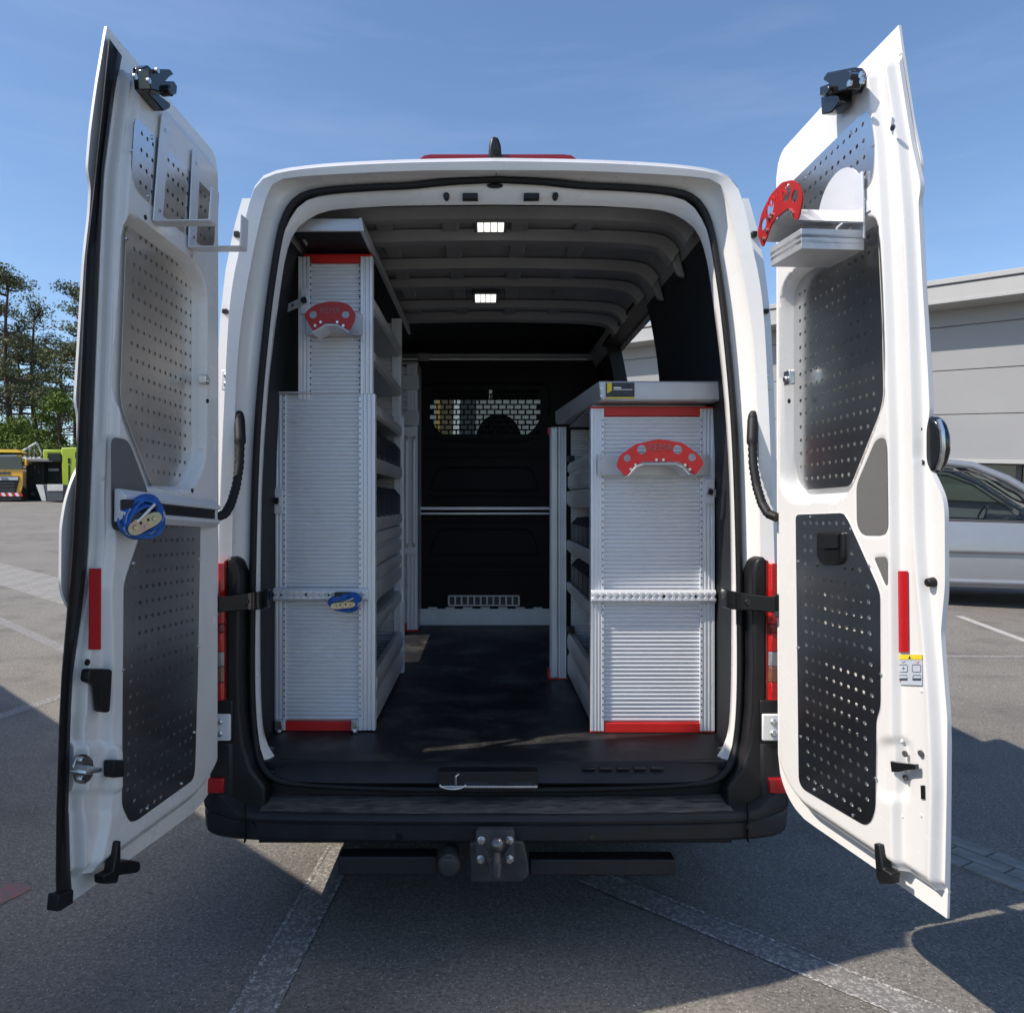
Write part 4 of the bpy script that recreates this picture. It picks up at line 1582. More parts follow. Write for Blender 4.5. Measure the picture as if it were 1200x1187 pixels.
R_pat2 = round_poly(mp_(dr_, [(1024, 653), (1037, 652), (1040, 656), (1040, 686), (1038, 686)]), .01)
R_latch = round_poly(mp_(dr_, [(1030, 868), (1056, 868), (1056, 935), (1030, 935)], 0), .03)
R_ribs = [[(938, 663), (1016, 669), (1016, 679), (938, 672)], [(940, 741), (1026, 760), (1026, 772), (940, 751)], [(940, 612), (958, 613), (958, 655), (940, 655)], [(938, 760), (947, 760), (951, 915), (940, 915)], [(1017, 768), (1030, 768), (1026, 850), (1015, 850)]]
k = door_shell(dr_, R_edge, R_l1, R_l2,
                   [(R_up, .045, .012), (R_bigo, .075, .020), (R_low, .050, .012)],
                   [(R_latch, -.010, .03), (R_pat, -.004, .006), (R_pat2, -.004, .006)] + [(mp_(dr_, q_), .042, .012) for q_ in R_ribs], HB_R, HT_R)
rdoor = k.build('rear_door', PAINT2, van, angle=60)
rdoor['label'] = 'rear door with its inner side in full sun and a warning sticker'
R_out = [(1051, 33), (1060, 95), (1071, 165), (1080, 205), (1082, 216), (1078, 228), (1084, 345), (1090, 440), (1092, 487), (1087, 500), (1087, 545), (1094, 556), (1106, 583), (1109, 600), (1109.5, 690), (1107, 712), (1104, 745), (1108, 800), (1112, 850), (1111, 950), (1109, 1050), (1107, 1074)]
outer_skin(dr_, R_out, -.058, HB_R, HT_R, [(1050, 33), (1009, 75), (908, 186)], [(1107, 1074), (1037, 1025), (931, 952), (909, 937)]).build('outer_skin', PAINT, rdoor, angle=40)
R_cup = [(961, 623), (993, 623), (993, 655), (988, 662), (967, 662), (961, 652)]
perforated(dr_, R_up, .0012, PT, .0105).build('perforated_panel', SHEET, rdoor, solid=.002)
perforated(dr_, R_bigi, -.045, PT, .0105).build('perforated_panel', SHEET, rdoor, solid=.002)
perforated(dr_, R_low, .0012, PT, .0112, skip=mp_(dr_, R_cup)).build('perforated_panel', SHEET, rdoor, solid=.002)
for pp_ in (R_pat, R_pat2):
    pb = MB()
    pb.poly([dr_.uv(a, b, -.002) for a, b in pp_], dr_.n * .002)
    pb.build('blanking_patch', GREY, rdoor)
screws(dr_, [(949, 606), (996, 620), (1018, 663), (935, 658), (935.5, 759), (1032, 790), (938, 863), (1026, 912), (954, 925), (999, 955)], .002, rdoor, .005)
screws(dr_, [(997, 156), (1023, 171), (942, 209)], .002, rdoor, .006)
cu = MB()
cu.poly([dr_.pt(x, y, -.002) for x, y in round_poly(R_cup, 4)], dr_.n * .014)
cup = cu.build('grab_handle', BLACK, rdoor, bevel=.005)
cu = MB()
cu.use(GLOSSB).poly([dr_.pt(x, y, .013) for x, y in ((966, 643), (983, 643), (983, 657), (968, 657))], dr_.n * .0015)
cu.use(BLACK).poly([dr_.pt(x, y, .013) for x, y in ((965, 626), (984, 626), (984, 642), (965, 642))], dr_.n * .008)
cu.build('grip', None, cup, bevel=.002)
rf = MB()
rf.poly([dr_.pt(x, y, -.0185) for x, y in ((1050.5, 669), (1064, 669), (1065, 764), (1051, 764))], dr_.n * .002)
rf.build('reflector_strip', REFL, rdoor)
# warning label with its pictograms
lb = MB()
lq = lambda x, y, w=-.0195: dr_.pt(x, y, w)
lb.use(LABELB).poly([lq(x, y) for x, y in ((1051.5, 767), (1081, 767), (1081, 803), (1052.5, 802))], dr_.n * .001)
lb.use(YELLOW).poly([lq(x, y, -.018) for x, y in ((1051.5, 767), (1081, 767), (1081, 772.5), (1051.7, 772.5))], dr_.n * .0006)
lb.use(INK).poly([lq(x, y, -.0172) for x, y in ((1064.5, 771.8), (1066, 768.2), (1067.7, 771.8))], dr_.n * .0004)
for cx_, cy_ in ((1058.5, 783), (1074, 783)):
    ring = [(cx_ - 5, cy_ - 4.3), (cx_ + 5, cy_ - 4.3), (cx_ + 5, cy_ + 4.3), (cx_ - 5, cy_ + 4.3)]
    lb.tube([lq(x, y, -.018) for x, y in round_poly(ring, 1.5)], .0007, 5, True)
lb.tube([lq(x, y, -.018) for x, y in ((1056.5, 783), (1060.5, 783))], .0006, 5)
lb.tube([lq(x, y, -.018) for x, y in ((1058.5, 781), (1058.5, 785))], .0006, 5)
for cx_ in (1058.5, 1074.5):
    lb.poly([lq(x, y, -.018) for x, y in ((cx_ - 5, 794.5), (cx_ + 5, 794.5), (cx_ + 5, 797), (cx_ - 5, 797))], dr_.n * .0006)
    lb.tube([lq(x, y, -.018) for x, y in ((cx_ - 5, 794), (cx_ - 4, 791), (cx_ + 4, 791), (cx_ + 5, 794))], .0006, 5)
lb.tube([lq(x, y, -.018) for x, y in ((1056, 774.5), (1058, 776.5), (1061, 774.5))], .0006, 5)
lb.use(REDP).tube([lq(x, y, -.018) for x, y in ((1073, 774.5), (1075.5, 777), (1077, 774.5))], .0007, 5)
lb.tube([lq(x, y, -.018) for x, y in ((1053.5, 800), (1056, 797.5))], .0007, 5)
lb.build('warning_sticker', None, rdoor)
# free-edge fittings
eh = MB()
eh.poly([dr_.pt(x, y, -.075) for x, y in round_poly([(1086, 498), (1092, 489), (1102, 487), (1111, 495), (1116, 512), (1116, 530), (1111, 546), (1103, 555), (1093, 555), (1087, 546)], 6)], dr_.n * .030)
ehl = eh.build('outer_handle', GLOSSB, rdoor, bevel=.008, seg=3)
eh = MB()
eh.tube([dr_.pt(x, y, -.05) for x, y in ((1100, 492), (1104, 505), (1105, 525), (1103, 540), (1099, 550))], .006, 8)
eh.build('handle_shaft', STEEL, ehl)
for x, y in ((1080, 503), (1082, 542)):
    k2 = MB()
    c = dr_.pt(x, y, -.045)
    k2.cyl(c, c + dr_.n * .006, .007, n=10)
    k2.build('handle_bolt', BLACK, rdoor)
k2 = MB()
c = dr_.pt(1095, 682, -.046)
k2.cyl(c, c + dr_.n * .022, .013, .010, 16)
k2.build('rubber_buffer', RUBBER, rdoor, bevel=.003)
lt = MB()
lt.poly([dr_.pt(x, y, -.012) for x, y in ((1047.5, 891), (1057, 893), (1077, 895), (1077.5, 901), (1066, 902), (1058, 904), (1049, 904))], dr_.n * .012)
lt.build('lock_slot', GLOSSB, rdoor, bevel=.002)
for x, y in ((1061.5, 883), (1080, 882.5), (1062, 911)):
    k2 = MB()
    c = dr_.pt(x, y, -.020)
    k2.cyl(c, c + dr_.n * .005, .008, n=10)
    k2.build('lock_bolt', CARTRIM, rdoor)
k2 = MB()
k2.poly([dr_.pt(x, y, -.0205) for x, y in ((1079.5, 920), (1084, 920), (1084.5, 936), (1080, 936))], dr_.n * .002)
k2.build('slot_plug', BLACK, rdoor)
bt = MB()
bt.poly([dr_.pt(x, y, -.015) for x, y in ((1035, 986), (1042, 988), (1046, 1016), (1056, 1022), (1055, 1034), (1042, 1034), (1038, 1026))], dr_.n * .03)
bt.build('bottom_latch', BLACK, rdoor, bevel=.004)
top_lock(dr_, [([(980, 86), (1012, 80), (1016, 86), (1015, 100), (1010, 110), (998, 113), (985, 118)], .0, .03),
               ([(978, 93), (983, 86), (1005, 84), (1012, 88), (1008, 106), (985, 112), (974, 114), (974, 103), (985, 99), (979, 96)], .03, .035),
               ([(977, 115), (999, 110), (999, 122), (990, 133), (978, 136)], .01, .04)],
         [(980, 107, .05, .012)], rdoor)
for x, y in ((997, 98), (1011, 88), (1012, 95)):
    tlk = MB()
    c = dr_.pt(x, y, .066)
    tlk.cyl(c, c + dr_.n * .006, .008, n=10)
    tlk.build('latch_rivet', STEEL, rdoor)
cl = MB()
c = dr_.pt(925, 443, .0)
cl.obox(c, dr_.us, dr_.vs, dr_.n, .016, .022, .010)
cl.cyl(c + dr_.n * .01 - dr_.vs * .004, c + dr_.n * .018 - dr_.vs * .004, .010, n=12)
cl.build('door_clip', STEEL, rdoor, bevel=.003)


for d, par, pts in ((dr_, rdoor, [(1055.5, 809), (1080.5, 809), (1057, 868), (1058, 956), (1080, 955), (1050, 420), (1053, 620), (1060, 300)]),
                    (dl, ldoor, [(124, 700), (122, 962), (121, 560)])):
    for x, y in pts:
        k = MB()
        c = d.pt(x, y, -.0235)
        k.cyl(c, c + d.n * .0035, .006, .004, 10)
        k.build('clip_stud', PAINT2, par)
for d, par, pts in ((dr_, rdoor, [(1008, 250), (925, 470), (1046, 150)]), (dl, ldoor, [(243, 470), (170, 255), (225, 575)])):
    for x, y in pts:
        k = MB()
        c = d.pt(x, y, -.001)
        k.cyl(c, c + d.n * .0025, .008, .006, 12)
        k.build('drain_plug', BLACK, par)

# ------------------------------------------------------------------ shelving
def corrugated(x0, x1, z0, z1, y, pitch=.0165, face=-1):
    """horizontally ribbed sheet facing the rear (face -1) at depth y"""
    k = MB()
    n = int(round((z1 - z0) / pitch))
    p = (z1 - z0) / n
    ra_, rb_ = [], []
    for i in range(n):
        zb = z0 + i * p
        for f, dd in ((0.0, .009), (.16, .009), (.22, .0045), (.32, .0014), (.46, .0), (.66, .0), (.82, .0014), (.94, .0045)):
            ra_.append(Vector((x0, y - face * dd, zb + f * p)))
            rb_.append(Vector((x1, y - face * dd, zb + f * p)))
    k.loft([ra_, rb_])
    return k


def post(x0, x1, y0, y1, z0, z1, grooves=2, face=-1):
    """extruded upright with lengthwise grooves on its rear face"""
    k = MB()
    w = x1 - x0
    prof = [(x0, y1)]
    front = [(x0, y0)]
    for g_ in range(grooves):
        c = x0 + w * (g_ + 1) / (grooves + 1)
        front += [(c - .004, y0), (c - .002, y0 + .004), (c + .002, y0 + .004), (c + .004, y0)]
    front += [(x1, y0)]
    prof = prof + front + [(x1, y1)]
    k.loft([[Vector((a, b, z)) for a, b in prof] for z in (z0, z1)], True, True)
    return k


def hole_row(x, y, z0, z1, pitch=.025):
    k = MB()
    z = z0 + pitch / 2
    while z < z1:
        k.box(x - .0022, x + .0022, y - .0008, y + .003, z - .0028, z + .0028)
        z += pitch
    return k


def tray_lip(parent, x, y0, y1, zt, zb, xin, side):
    """shelf tray: bottom sheet with a raised lip along the aisle; side=+1: aisle towards +X"""
    k = MB()
    dx = .010 * side
    prof = [(xin, zb), (x, zb), (x + dx, zb + (zt - zb) * .25), (x + dx, zt - .006), (x + dx * .4, zt), (x - dx * .6, zt), (x - dx * .4, zt - .006), (x - dx * .2, zb + .006), (xin, zb + .006)]
    k.loft([[Vector((a, y, b)) for a, b in prof] for y in (y0, y1)], True, True)
    return k.build('shelf_tray', ALUD, parent, bevel=.0012)


def drawer_front(parent, x, y0, y1, zt, zb, side, nm='drawer'):
    k = MB()
    h = zt - zb
    prof = [(x - .02 * side, zb), (x, zb), (x + .012 * side, zb + h * .12), (x + .012 * side, zb + h * .48), (x + .004 * side, zb + h * .54), (x + .004 * side, zb + h * .60),
            (x + .012 * side, zb + h * .66), (x + .014 * side, zb + h * .86), (x + .004 * side, zt), (x - .02 * side, zt)]
    k.loft([[Vector((a, y, b)) for a, b in prof] for y in (y0, y1)], True, True)
    return k.build(nm, ALUD, parent, bevel=.0012)


YL = 3.10
q = lambda x, y, D=YL: pt(x, y, D)
lrack = thing('shelving_unit', (-.65, 3.6, .55), 'tall stepped aluminium shelving unit with ribbed end panel and top tray inside the van', 'shelving')
xa, xb, xc, xd = q(350, 0).x, q(437, 0).x, q(318, 0).x, q(440, 0).x
zt_, zm_, zb_ = q(0, 298).z, q(0, 462).z, .552
# posts
post(xa, xa + .046, YL - .008, YL + .03, zm_ - .02, zt_ - .012, 2).build('post', ALU, lrack, bevel=.001)
post(xb - .048, xb, YL - .010, YL + .03, zm_, zt_ - .012, 2).build('post', ALU, lrack, bevel=.001)
post(xc, xc + .058, YL - .008, YL + .03, zb_ + .003, zm_, 3).build('post', ALU, lrack, bevel=.001)
post(xd - .066, xd, YL - .010, YL + .03, zb_ + .003, zm_, 3).build('post', ALU, lrack, bevel=.001)
corrugated(xa + .046, xb - .048, zm_, zt_ - .036, YL).build('ribbed_panel', ALU, lrack, angle=25)
corrugated(xc + .058, xd - .066, zb_ + .04, zm_, YL).build('ribbed_panel', ALU, lrack, angle=25)
for x_, z0_, z1_ in ((xa + .050, zm_, zt_ - .04), (xb - .052, zm_, zt_ - .04), (xc + .054, zb_ + .05, zm_), (xd - .060, zb_ + .05, zm_)):
    hole_row(x_, YL - .0105, z0_, z1_).build('hole_row', BLACK, lrack, kind='stuff')
k = MB()
k.box(xa + .05, xb - .05, YL - .006, YL + .02, zt_ - .036, zt_ - .004)
k.build('red_end_cap', REDP, lrack, bevel=.002)
k = MB()
k.box(xa + .02, xb - .005, YL - .004, YL + .03, zt_ - .012, zt_)
k.build('red_end_cap', REDP, lrack, bevel=.002)
k = MB()
k.box(xc + .058, xd - .066, YL - .007, YL + .02, zb_, zb_ + .038)
k.build('red_end_cap', REDP, lrack, bevel=.002)
k = MB()
k.box(xc, xa + .05, YL - .02, YL + .06, zm_, zm_ + .008)
k.build('step_cover', ALUD, lrack, bevel=.001)
YF = 4.12
# top tray
k = MB()
ta, tb2 = pt(336, 270, 3.0), pt(430, 298, 3.0)
zz0, zz1 = 2.462, 2.512
k.hexa([Vector(p) for p in ((xb - .012, 2.85, zz0), (xb + .004, 2.85, zz0), (xb + .004, YF + .5, zz0), (xb - .012, YF + .5, zz0),
                               (xb - .016, 2.85, zz1), (xb - .004, 2.85, zz1), (xb - .004, YF + .5, zz1), (xb - .016, YF + .5, zz1))])
k.box(xa + .03, xb - .012, 2.85, 2.862, zz0, zz1 - .004)
k.build('top_tray', ALUD, lrack, bevel=.002)
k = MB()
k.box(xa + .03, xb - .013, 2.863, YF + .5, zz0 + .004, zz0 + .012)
k.build('shaded_tray_board', BULK, lrack)  # dark material stands for the shade under the tray
for (zt, zb) in ((2.289, 2.235), (2.075, 2.025), (1.865, 1.81), (1.647, 1.585), (1.405, 1.345)):
    tray_lip(lrack, xd - .012 if zt < 1.9 else xb - .008, YL + .03, YF, zt, zb, -.80 if zt < 1.9 else -.74, 1)
for zt, zb in ((1.340, 1.20), (1.195, 1.05)):
    drawer_front(lrack, xd - .016, YL + .04, YF - .03, zt, zb, 1)
k = MB()
k.box(-.80, xd - .02, YL + .04, YF, .985, .993)
k.build('shelf_tray', ALUD, lrack)
drawer_front(lrack, xd - .010, YL + .03, YF - .02, .78, .565, 1, 'drop_flap')
tray_lip(lrack, xd - .016, YL + .04, YF, .99, .93, -.80, 1)
for yy in (YF,):
    post(xd - .05, xd + .004, yy, yy + .05, zb_ + .003, zm_ + .02, 1).build('post', ALU, lrack, bevel=.001)
    post(xb - .05, xb, yy, yy + .05, zm_ + .02, 2.44, 1).build('post', ALU, lrack, bevel=.001)
    corrugated(-.80, xd - .05, zb_ + .003, 1.9, yy + .01).build('ribbed_panel', ALU, lrack, angle=25)
    corrugated(-.74, xb - .05, 1.9, 2.42, yy + .01).build('ribbed_panel', ALU, lrack, angle=25)
k = MB()
k.box(-.865, -.855, YL + .05, YF, .56, 1.88)
k.build('back_sheet', ALUD, lrack)
# fixing brackets to the van wall
for (px, py, ex, ey, pr) in ((357, 352, 327, 366, 1), (325, 587, 307, 584, 1)):
    k = MB()
    c, e = pt(px, py, YL - .03), pt(ex, ey, YL + .02)
    k.use(ALU).obox(c + Y * .012, X, Z, Y, .018, .05, .004)
    d_ = unit(e - c)
    u_ = d_.cross(Y).normalized()
    k.obox((c + e) / 2, d_, u_, Y, (e - c).length / 2 + .012, .015, .003)
    k.use(BLACK)
    for f in (.02, .45, .7, .95):
        p = c.lerp(e, f) - Y * .004
        k.cyl(p, p - Y * .004, .013 if f < .1 else .005, n=10)
    k.build('wall_bracket', None, lrack, bevel=.001)
# lashing rail across the end panel


def airline_rail(parent, p0x, p1x, zc, y):
    k = MB()
    prof = [(0, .026), (-.014, .026), (-.022, .016), (-.022, .008), (-.010, .007), (-.010, -.007), (-.022, -.008), (-.022, -.016), (-.014, -.026), (0, -.026)]
    k.loft([[Vector((x, y + a, zc + b)) for a, b in prof] for x in (p0x, p1x)], True, True)
    n = int((p1x - p0x) / .0255)
    for i in range(n):
        xx = p0x + (i + .5) * (p1x - p0x) / n
        for s_ in (-1, 1):
            k.cyl(Vector((xx, y - .0125, zc + s_ * .009)), Vector((xx, y - .0228, zc + s_ * .009)), .0085, n=10)
    o = k.build('lashing_rail', ALU, parent, bevel=.0008)
    k = MB()
    for i in range(4):
        xx = p0x + (i + .35) * (p1x - p0x) / 4
        k.cyl(Vector((xx, y - .0095, zc)), Vector((xx, y - .013, zc)), .006, n=8)
    k.build('rail_screw', BLACK, o)
    return o


airline_rail(lrack, pt(320, 0, 3.07).x, pt(431, 0, 3.07).x, pt(0, 697, 3.07).z, 3.088)
for px in (329, 417):
    k = MB()
    c = q(px, 846)
    k.box(c.x - .013, c.x + .013, YL - .035, YL - .009, .552, .60)
    k.cyl((c.x, YL - .03, .552), (c.x, YL - .03, .565), .014, n=10)
    k.build('foot_bracket', STEEL, lrack, bevel=.001)

# second left unit in front of the side door
frack = thing('shelving_unit', (-.62, 5.6, .55), 'narrow shelving end with two folding bars next to the dark bulkhead', 'shelving')
Y2 = 5.46
xa2, xb2 = -.80, pt(489.5, 0, Y2).x
corrugated(xa2, xb2 - .075, .56 + .05, 2.42, Y2).build('ribbed_panel', ALU, frack, angle=25)
post(xb2 - .075, xb2, Y2 - .01, Y2 + .05, .56, 2.43, 2).build('post', ALU, frack, bevel=.001)
k = MB()
k.box(xa2, xb2 - .075, Y2 - .01, Y2 + .02, .552, .61)
k.build('red_end_cap', REDP, frack, bevel=.002)
k = MB()
k.box(xb2 - .075, xb2 + .002, Y2 - .012, Y2 + .02, .551, .565)
k.build('red_end_cap', REDP, frack, bevel=.002)
k = MB()
k.box(xa2, xb2, Y2, 5.77, 2.43, 2.45)
k.box(xb2 - .015, xb2, Y2, 5.77, .56, 2.43)
k.build('side_sheet', ALUD, frack)
for z_ in (2.30, 2.05):
    k = MB()
    k.box(xb2 - .15, xb2 + .01, Y2 - .03, Y2 - .012, z_ - .05, z_ + .05)
    k.build('cross_rail', ALUD, frack, bevel=.002)
k = MB()
k.box(-.835, -.825, 4.20, 5.45, 1.06, 2.40)
k.build('back_sheet', ALUD, frack)  # sheet added across the side opening to block sun from the floor
# folded workbench bars hung on the second unit
fb = MB()
for x_ in (pt(476.5, 0, 5.40).x, pt(485, 0, 5.40).x):
    fb.tube([Vector((x_, 5.42, pt(0, 512, 5.4).z)), Vector((x_, 5.39, pt(0, 516, 5.4).z)), Vector((x_, 5.39, pt(0, 636, 5.4).z)), Vector((x_, 5.42, pt(0, 640, 5.4).z))], .013, 8)
fb.box(pt(474, 0, 5.42).x, pt(488, 0, 5.42).x, 5.42, 5.44, pt(0, 650, 5.4).z, pt(0, 500, 5.4).z)
fb.build('folding_bar', ALU, frack, bevel=.001)

# right unit with worktop
YR = 3.08
rrack = thing('shelving_unit', (.66, 3.5, .55), 'low wide aluminium shelving unit under a steel worktop with a yellow and black sticker', 'shelving')
q = lambda x, y, D=YR: pt(x, y, D)
xa, xb = q(692, 0).x, .905
zt_, zb_ = 1.842, .552
post(xa, xa + .052, YR - .010, YR + .03, zb_ + .006, zt_ - .006, 3).build('post', ALU, rrack, bevel=.001)
post(xb - .058, xb, YR - .010, YR + .03, zb_ + .006, zt_ - .006, 3).build('post', ALU, rrack, bevel=.001)
corrugated(xa + .052, xb - .058, zb_ + .04, zt_ - .035, YR).build('ribbed_panel', ALU, rrack, angle=25)
for x_ in (xa + .047, xb - .053):
    hole_row(x_, YR - .0105, zb_ + .05, zt_ - .04).build('hole_row', BLACK, rrack, kind='stuff')
for z0_, z1_ in ((zb_, zb_ + .038), (zt_ - .035, zt_)):
    k = MB()
    k.box(xa + .052, xb - .058, YR - .008, YR + .02, z0_, z1_)
    k.build('red_end_cap', REDP, rrack, bevel=.002)
for z0_, z1_ in ((zb_ - .001, zb_ + .006), (zt_ - .006, zt_ + .002)):
    k = MB()
    k.box(xa - .002, xb, YR - .006, YR + .03, z0_, z1_)
    k.build('red_end_cap', REDP, rrack, bevel=.001)
YG = 4.0
k = MB()
k.hexa([Vector(p) for p in ((.440, 2.985, 1.856), (.918, 2.985, 1.856), (.90, 4.03, 1.866), (.361, 4.03, 1.866),
                               (.432, 2.985, 1.932), (.918, 2.985, 1.932), (.90, 4.03, 1.936), (.355, 4.03, 1.936))])
k.build('worktop', ALUD, rrack, bevel=.008, seg=3)
# sticker on the worktop's front edge
st = MB()
c0, c1 = pt(710, 448.5, 2.982), pt(743.5, 467, 2.982)
st.use(LABELD).box(c0.x, c1.x, 2.9805, 2.983, c1.z, c0.z)
st.use(YELLOW).box(c0.x, c1.x, 2.980, 2.9815, c1.z, c1.z + .005)
st.poly([pt(x, y, 2.980) for x, y in ((711.5, 448.5), (717, 448.3), (717, 458), (711.5, 461))], Vector((0, .001, 0)))
st.use(ALU)
st.box(pt(719, 0, 2.98).x, pt(728, 0, 2.98).x, 2.9795, 2.981, pt(0, 455.4, 2.98).z, pt(0, 453.8, 2.98).z)
st.box(pt(719, 0, 2.98).x, pt(741, 0, 2.98).x, 2.9795, 2.981, pt(0, 457, 2.98).z, pt(0, 456.3, 2.98).z)
st.build('worktop_sticker', None, rrack)
k = MB()
for py in (455.5, 464):
    c = pt(704.5, py, 2.984)
    k.cyl(c, c - Y * .004, .0045, n=10)
k.build('worktop_rivet', STEEL, rrack)
post(.328, .372, YG - .012, YG + .04, zb_ + .004, 1.852, 0).build('post', ALU, rrack, bevel=.010)
post(.372, .412, YG - .004, YG + .04, zb_ + .004, 1.852, 2).build('post', ALU, rrack, bevel=.001)
for z0_, z1_ in ((zb_, .60), (1.815, 1.85)):
    k = MB()
    k.box(.318, .331, YG - .0, YG + .05, z0_, z1_)
    k.build('red_end_cap', REDP, rrack, bevel=.002)
k = MB()
k.box(.326, .414, YG - .013, YG + .03, zb_ - .001, zb_ + .005)
k.build('red_end_cap', REDP, rrack, bevel=.001)
XR = xa + .004
for zt, zb in ((1.52, 1.442), (1.27, 1.208), (1.056, 1.0)):
    tray_lip(rrack, XR + .006, YR + .03, YG - .005, zt, zb, .88, -1)
drawer_front(rrack, XR + .012, YR + .06, YG - .02, 1.665, 1.525, -1)
drawer_front(rrack, XR + .010, YR + .04, YG - .02, .795, .563, -1, 'drop_flap')
corrugated(XR + .02, .88, zb_ + .003, 1.84, YG + .01).build('ribbed_panel', ALU, rrack, angle=25)
k = MB()
k.box(XR + .01, .88, YR + .04, YG, 1.85, 1.855)
k.build('shelf_tray', ALUD, rrack)
for yy, zz in ((3.96, 1.67), (3.96, .80)):
    k = MB()
    k.box(XR - .002, XR + .03, yy - .03, yy + .02, zz, zz + .03)
    k.build('flap_catch', BLACK, rrack, bevel=.003)
airline_rail(rrack, pt(693, 0, 3.05).x, pt(839, 0, 3.05).x, pt(0, 699, 3.05).z, 3.068)
k = MB()
c, e = pt(831, 576, YR - .03), pt(853, 582, YR + .02)
k.use(ALU).obox(c + Y * .012 + X * .005, X, Z, Y, .018, .05, .004)
d_ = unit(e - c)
u_ = d_.cross(Y).normalized()
k.obox((c + e) / 2, d_, u_, Y, (e - c).length / 2 + .012, .015, .003)
k.use(BLACK)
for f in (.05, .4, .6, .8):
    p = c.lerp(e, f) - Y * .004
    k.cyl(p, p - Y * .004, .012 if f < .1 else .005, n=10)
k.build('wall_bracket', None, rrack, bevel=.001)

# storage bins, every one an object of its own
ORD = ['rearmost', 'second', 'third', 'fourth', 'innermost']


def make_bin(side, L, H, loc, depth=.30):
    """open bin, low front towards the aisle; side +1: front faces +X"""
    o = Vector(loc)
    k = MB()
    w, h = L / 2 - .007, H
    t = .003
    f = lambda a, b, c: o + Vector((-side * a, b, c))
    # side walls with sloping front, back, bottom, low front
    for s_ in (-1, 1):
        k.poly([f(0, s_ * w, 0), f(0, s_ * w, h * .80), f(.03, s_ * w, h), f(depth, s_ * w, h), f(depth, s_ * w, 0)], Vector((0, -s_ * t, 0)))
    k.poly([f(0, -w, 0), f(0, w, 0), f(0, w, h * .80), f(0, -w, h * .80)], Vector((-side * t, 0, 0)))
    k.poly([f(0, -w, 0), f(0, w, 0), f(depth, w, 0), f(depth, -w, 0)], Vector((0, 0, t)))
    k.poly([f(depth, -w, 0), f(depth, w, 0), f(depth, w, h), f(depth, -w, h)], Vector((side * t, 0, 0)))
    k.poly([f(.045, -w, h * .93), f(.045, w, h * .93), f(.058, w, h), f(.058, -w, h)], Vector((-side * .004, 0, 0)))
    b_ = k.build('storage_bin', BIN, None, loc=loc)
    k = MB()
    k.poly([f(-.002, -w * .6, h * .10), f(-.002, w * .6, h * .10), f(-.002, w * .6, h * .34), f(-.002, -w * .6, h * .34)], Vector((side * .002, 0, 0)))
    k.build('label_slot', CARTRIM, b_)
    return b_


def bin_row(side, x, y0, y1, n, z, H, grp, words):
    L = (y1 - y0) / n
    first = make_bin(side, L, H, (x, y0 + L / 2, z))
    for i in range(n):
        if i == 0:
            o = first
        else:
            o = first.copy()
            COL.objects.link(o)
            for ch in first.children:
                c2 = ch.copy()
                COL.objects.link(c2)
                c2.parent = o
        o.location = (x, y0 + L * (i + .5), z)
        od = ORD[i] if i < n - 1 else ORD[-1]
        if i in (0, n - 1):
            lb_ = f'{od} dark plastic bin of the {words}'
        else:
            lb_ = f'{od} dark plastic bin from the rear in the {words}'
        tag(o, lb_, 'storage bin', grp)


bin_row(1, -.452, 3.16, 4.08, 5, 1.600, .175, 'dark bins in the tall shelving', 'upper bin row in the tall shelving')
bin_row(1, -.452, 3.16, 4.08, 5, 1.358, .175, 'dark bins in the tall shelving', 'lower bin row in the tall shelving')
bin_row(-1, .432, 3.15, 3.96, 5, 1.222, .165, 'dark bins in the low shelving under the worktop', 'upper bin row in the low shelving')
bin_row(-1, .432, 3.15, 3.96, 5, 1.012, .165, 'dark bins in the low shelving under the worktop', 'lower bin row in the low shelving')


# ------------------------------------------------------------------ red arc hangers
def hanger(label, D, Dp, outline, circles, studs, plate, text_at, text_size, tray, hts):
    c0 = pt(*text_at, D)
    t = thing('cable_hanger', (c0.x, D, c0.z), label, 'hanger', 'red arc-shaped cable hangers')
    ou = [(pt(x, y, D).x, pt(x, y, D).z) for x, y in round_poly(outline, 3)]
    hl_ = []
    for x, y, r in circles:
        c = pt(x, y, D)
        rr_ = r / F * D
        hl_.append([(c.x + rr_ * math.cos(a), c.z + rr_ * math.sin(a)) for a in np.linspace(0, 2 * math.pi, 17)[:-1]])
    k = MB()
    k.sheet(ou, hl_, lambda a, b: Vector((a, D, b)))
    k.build('arc_plate', RED, t, solid=.004)
    k = MB()
    p0, p1 = pt(plate[0], plate[1], Dp), pt(plate[2], plate[3], Dp)
    k.box(p0.x, p1.x, Dp - .004, Dp, p1.z, p0.z)
    for x in (p0.x + .015, p1.x - .015):
        for z in (p0.z - .012, p1.z + .012):
            k.cyl((x, Dp - .003, z), (x, Dp - .007, z), .005, n=8)
    k.build('back_plate', ALUD, t, bevel=.001)
    k = MB()
    a_ = [pt(x, y, D + .002) for x, y in tray]
    b_ = [Vector((p.x, Dp - .005, p.z)) for p in a_]
    up = [Vector((p.x, p.y, p.z - .003)) for p in a_]
    ub = [Vector((p.x, p.y, p.z - .003)) for p in b_]
    k.loft([a_, b_, ub, up, a_])
    k.build('support_tray', ALU, t, angle=20)
    for x, y in studs:
        k = MB()
        c = pt(x, y, D - .002)
        k.cyl(c, c - Y * .006, .006, .005, 10)
        k.build('rivet', STEEL, t)
    k = MB()
    k.text('REMA', text_size / F * D, c0 - Y * .0024, X, Z, -Y, .0006)
    k.build('lettering', mat('lettering_steel', (.22, .10, .10), .4, metal=.4), t)
    return t


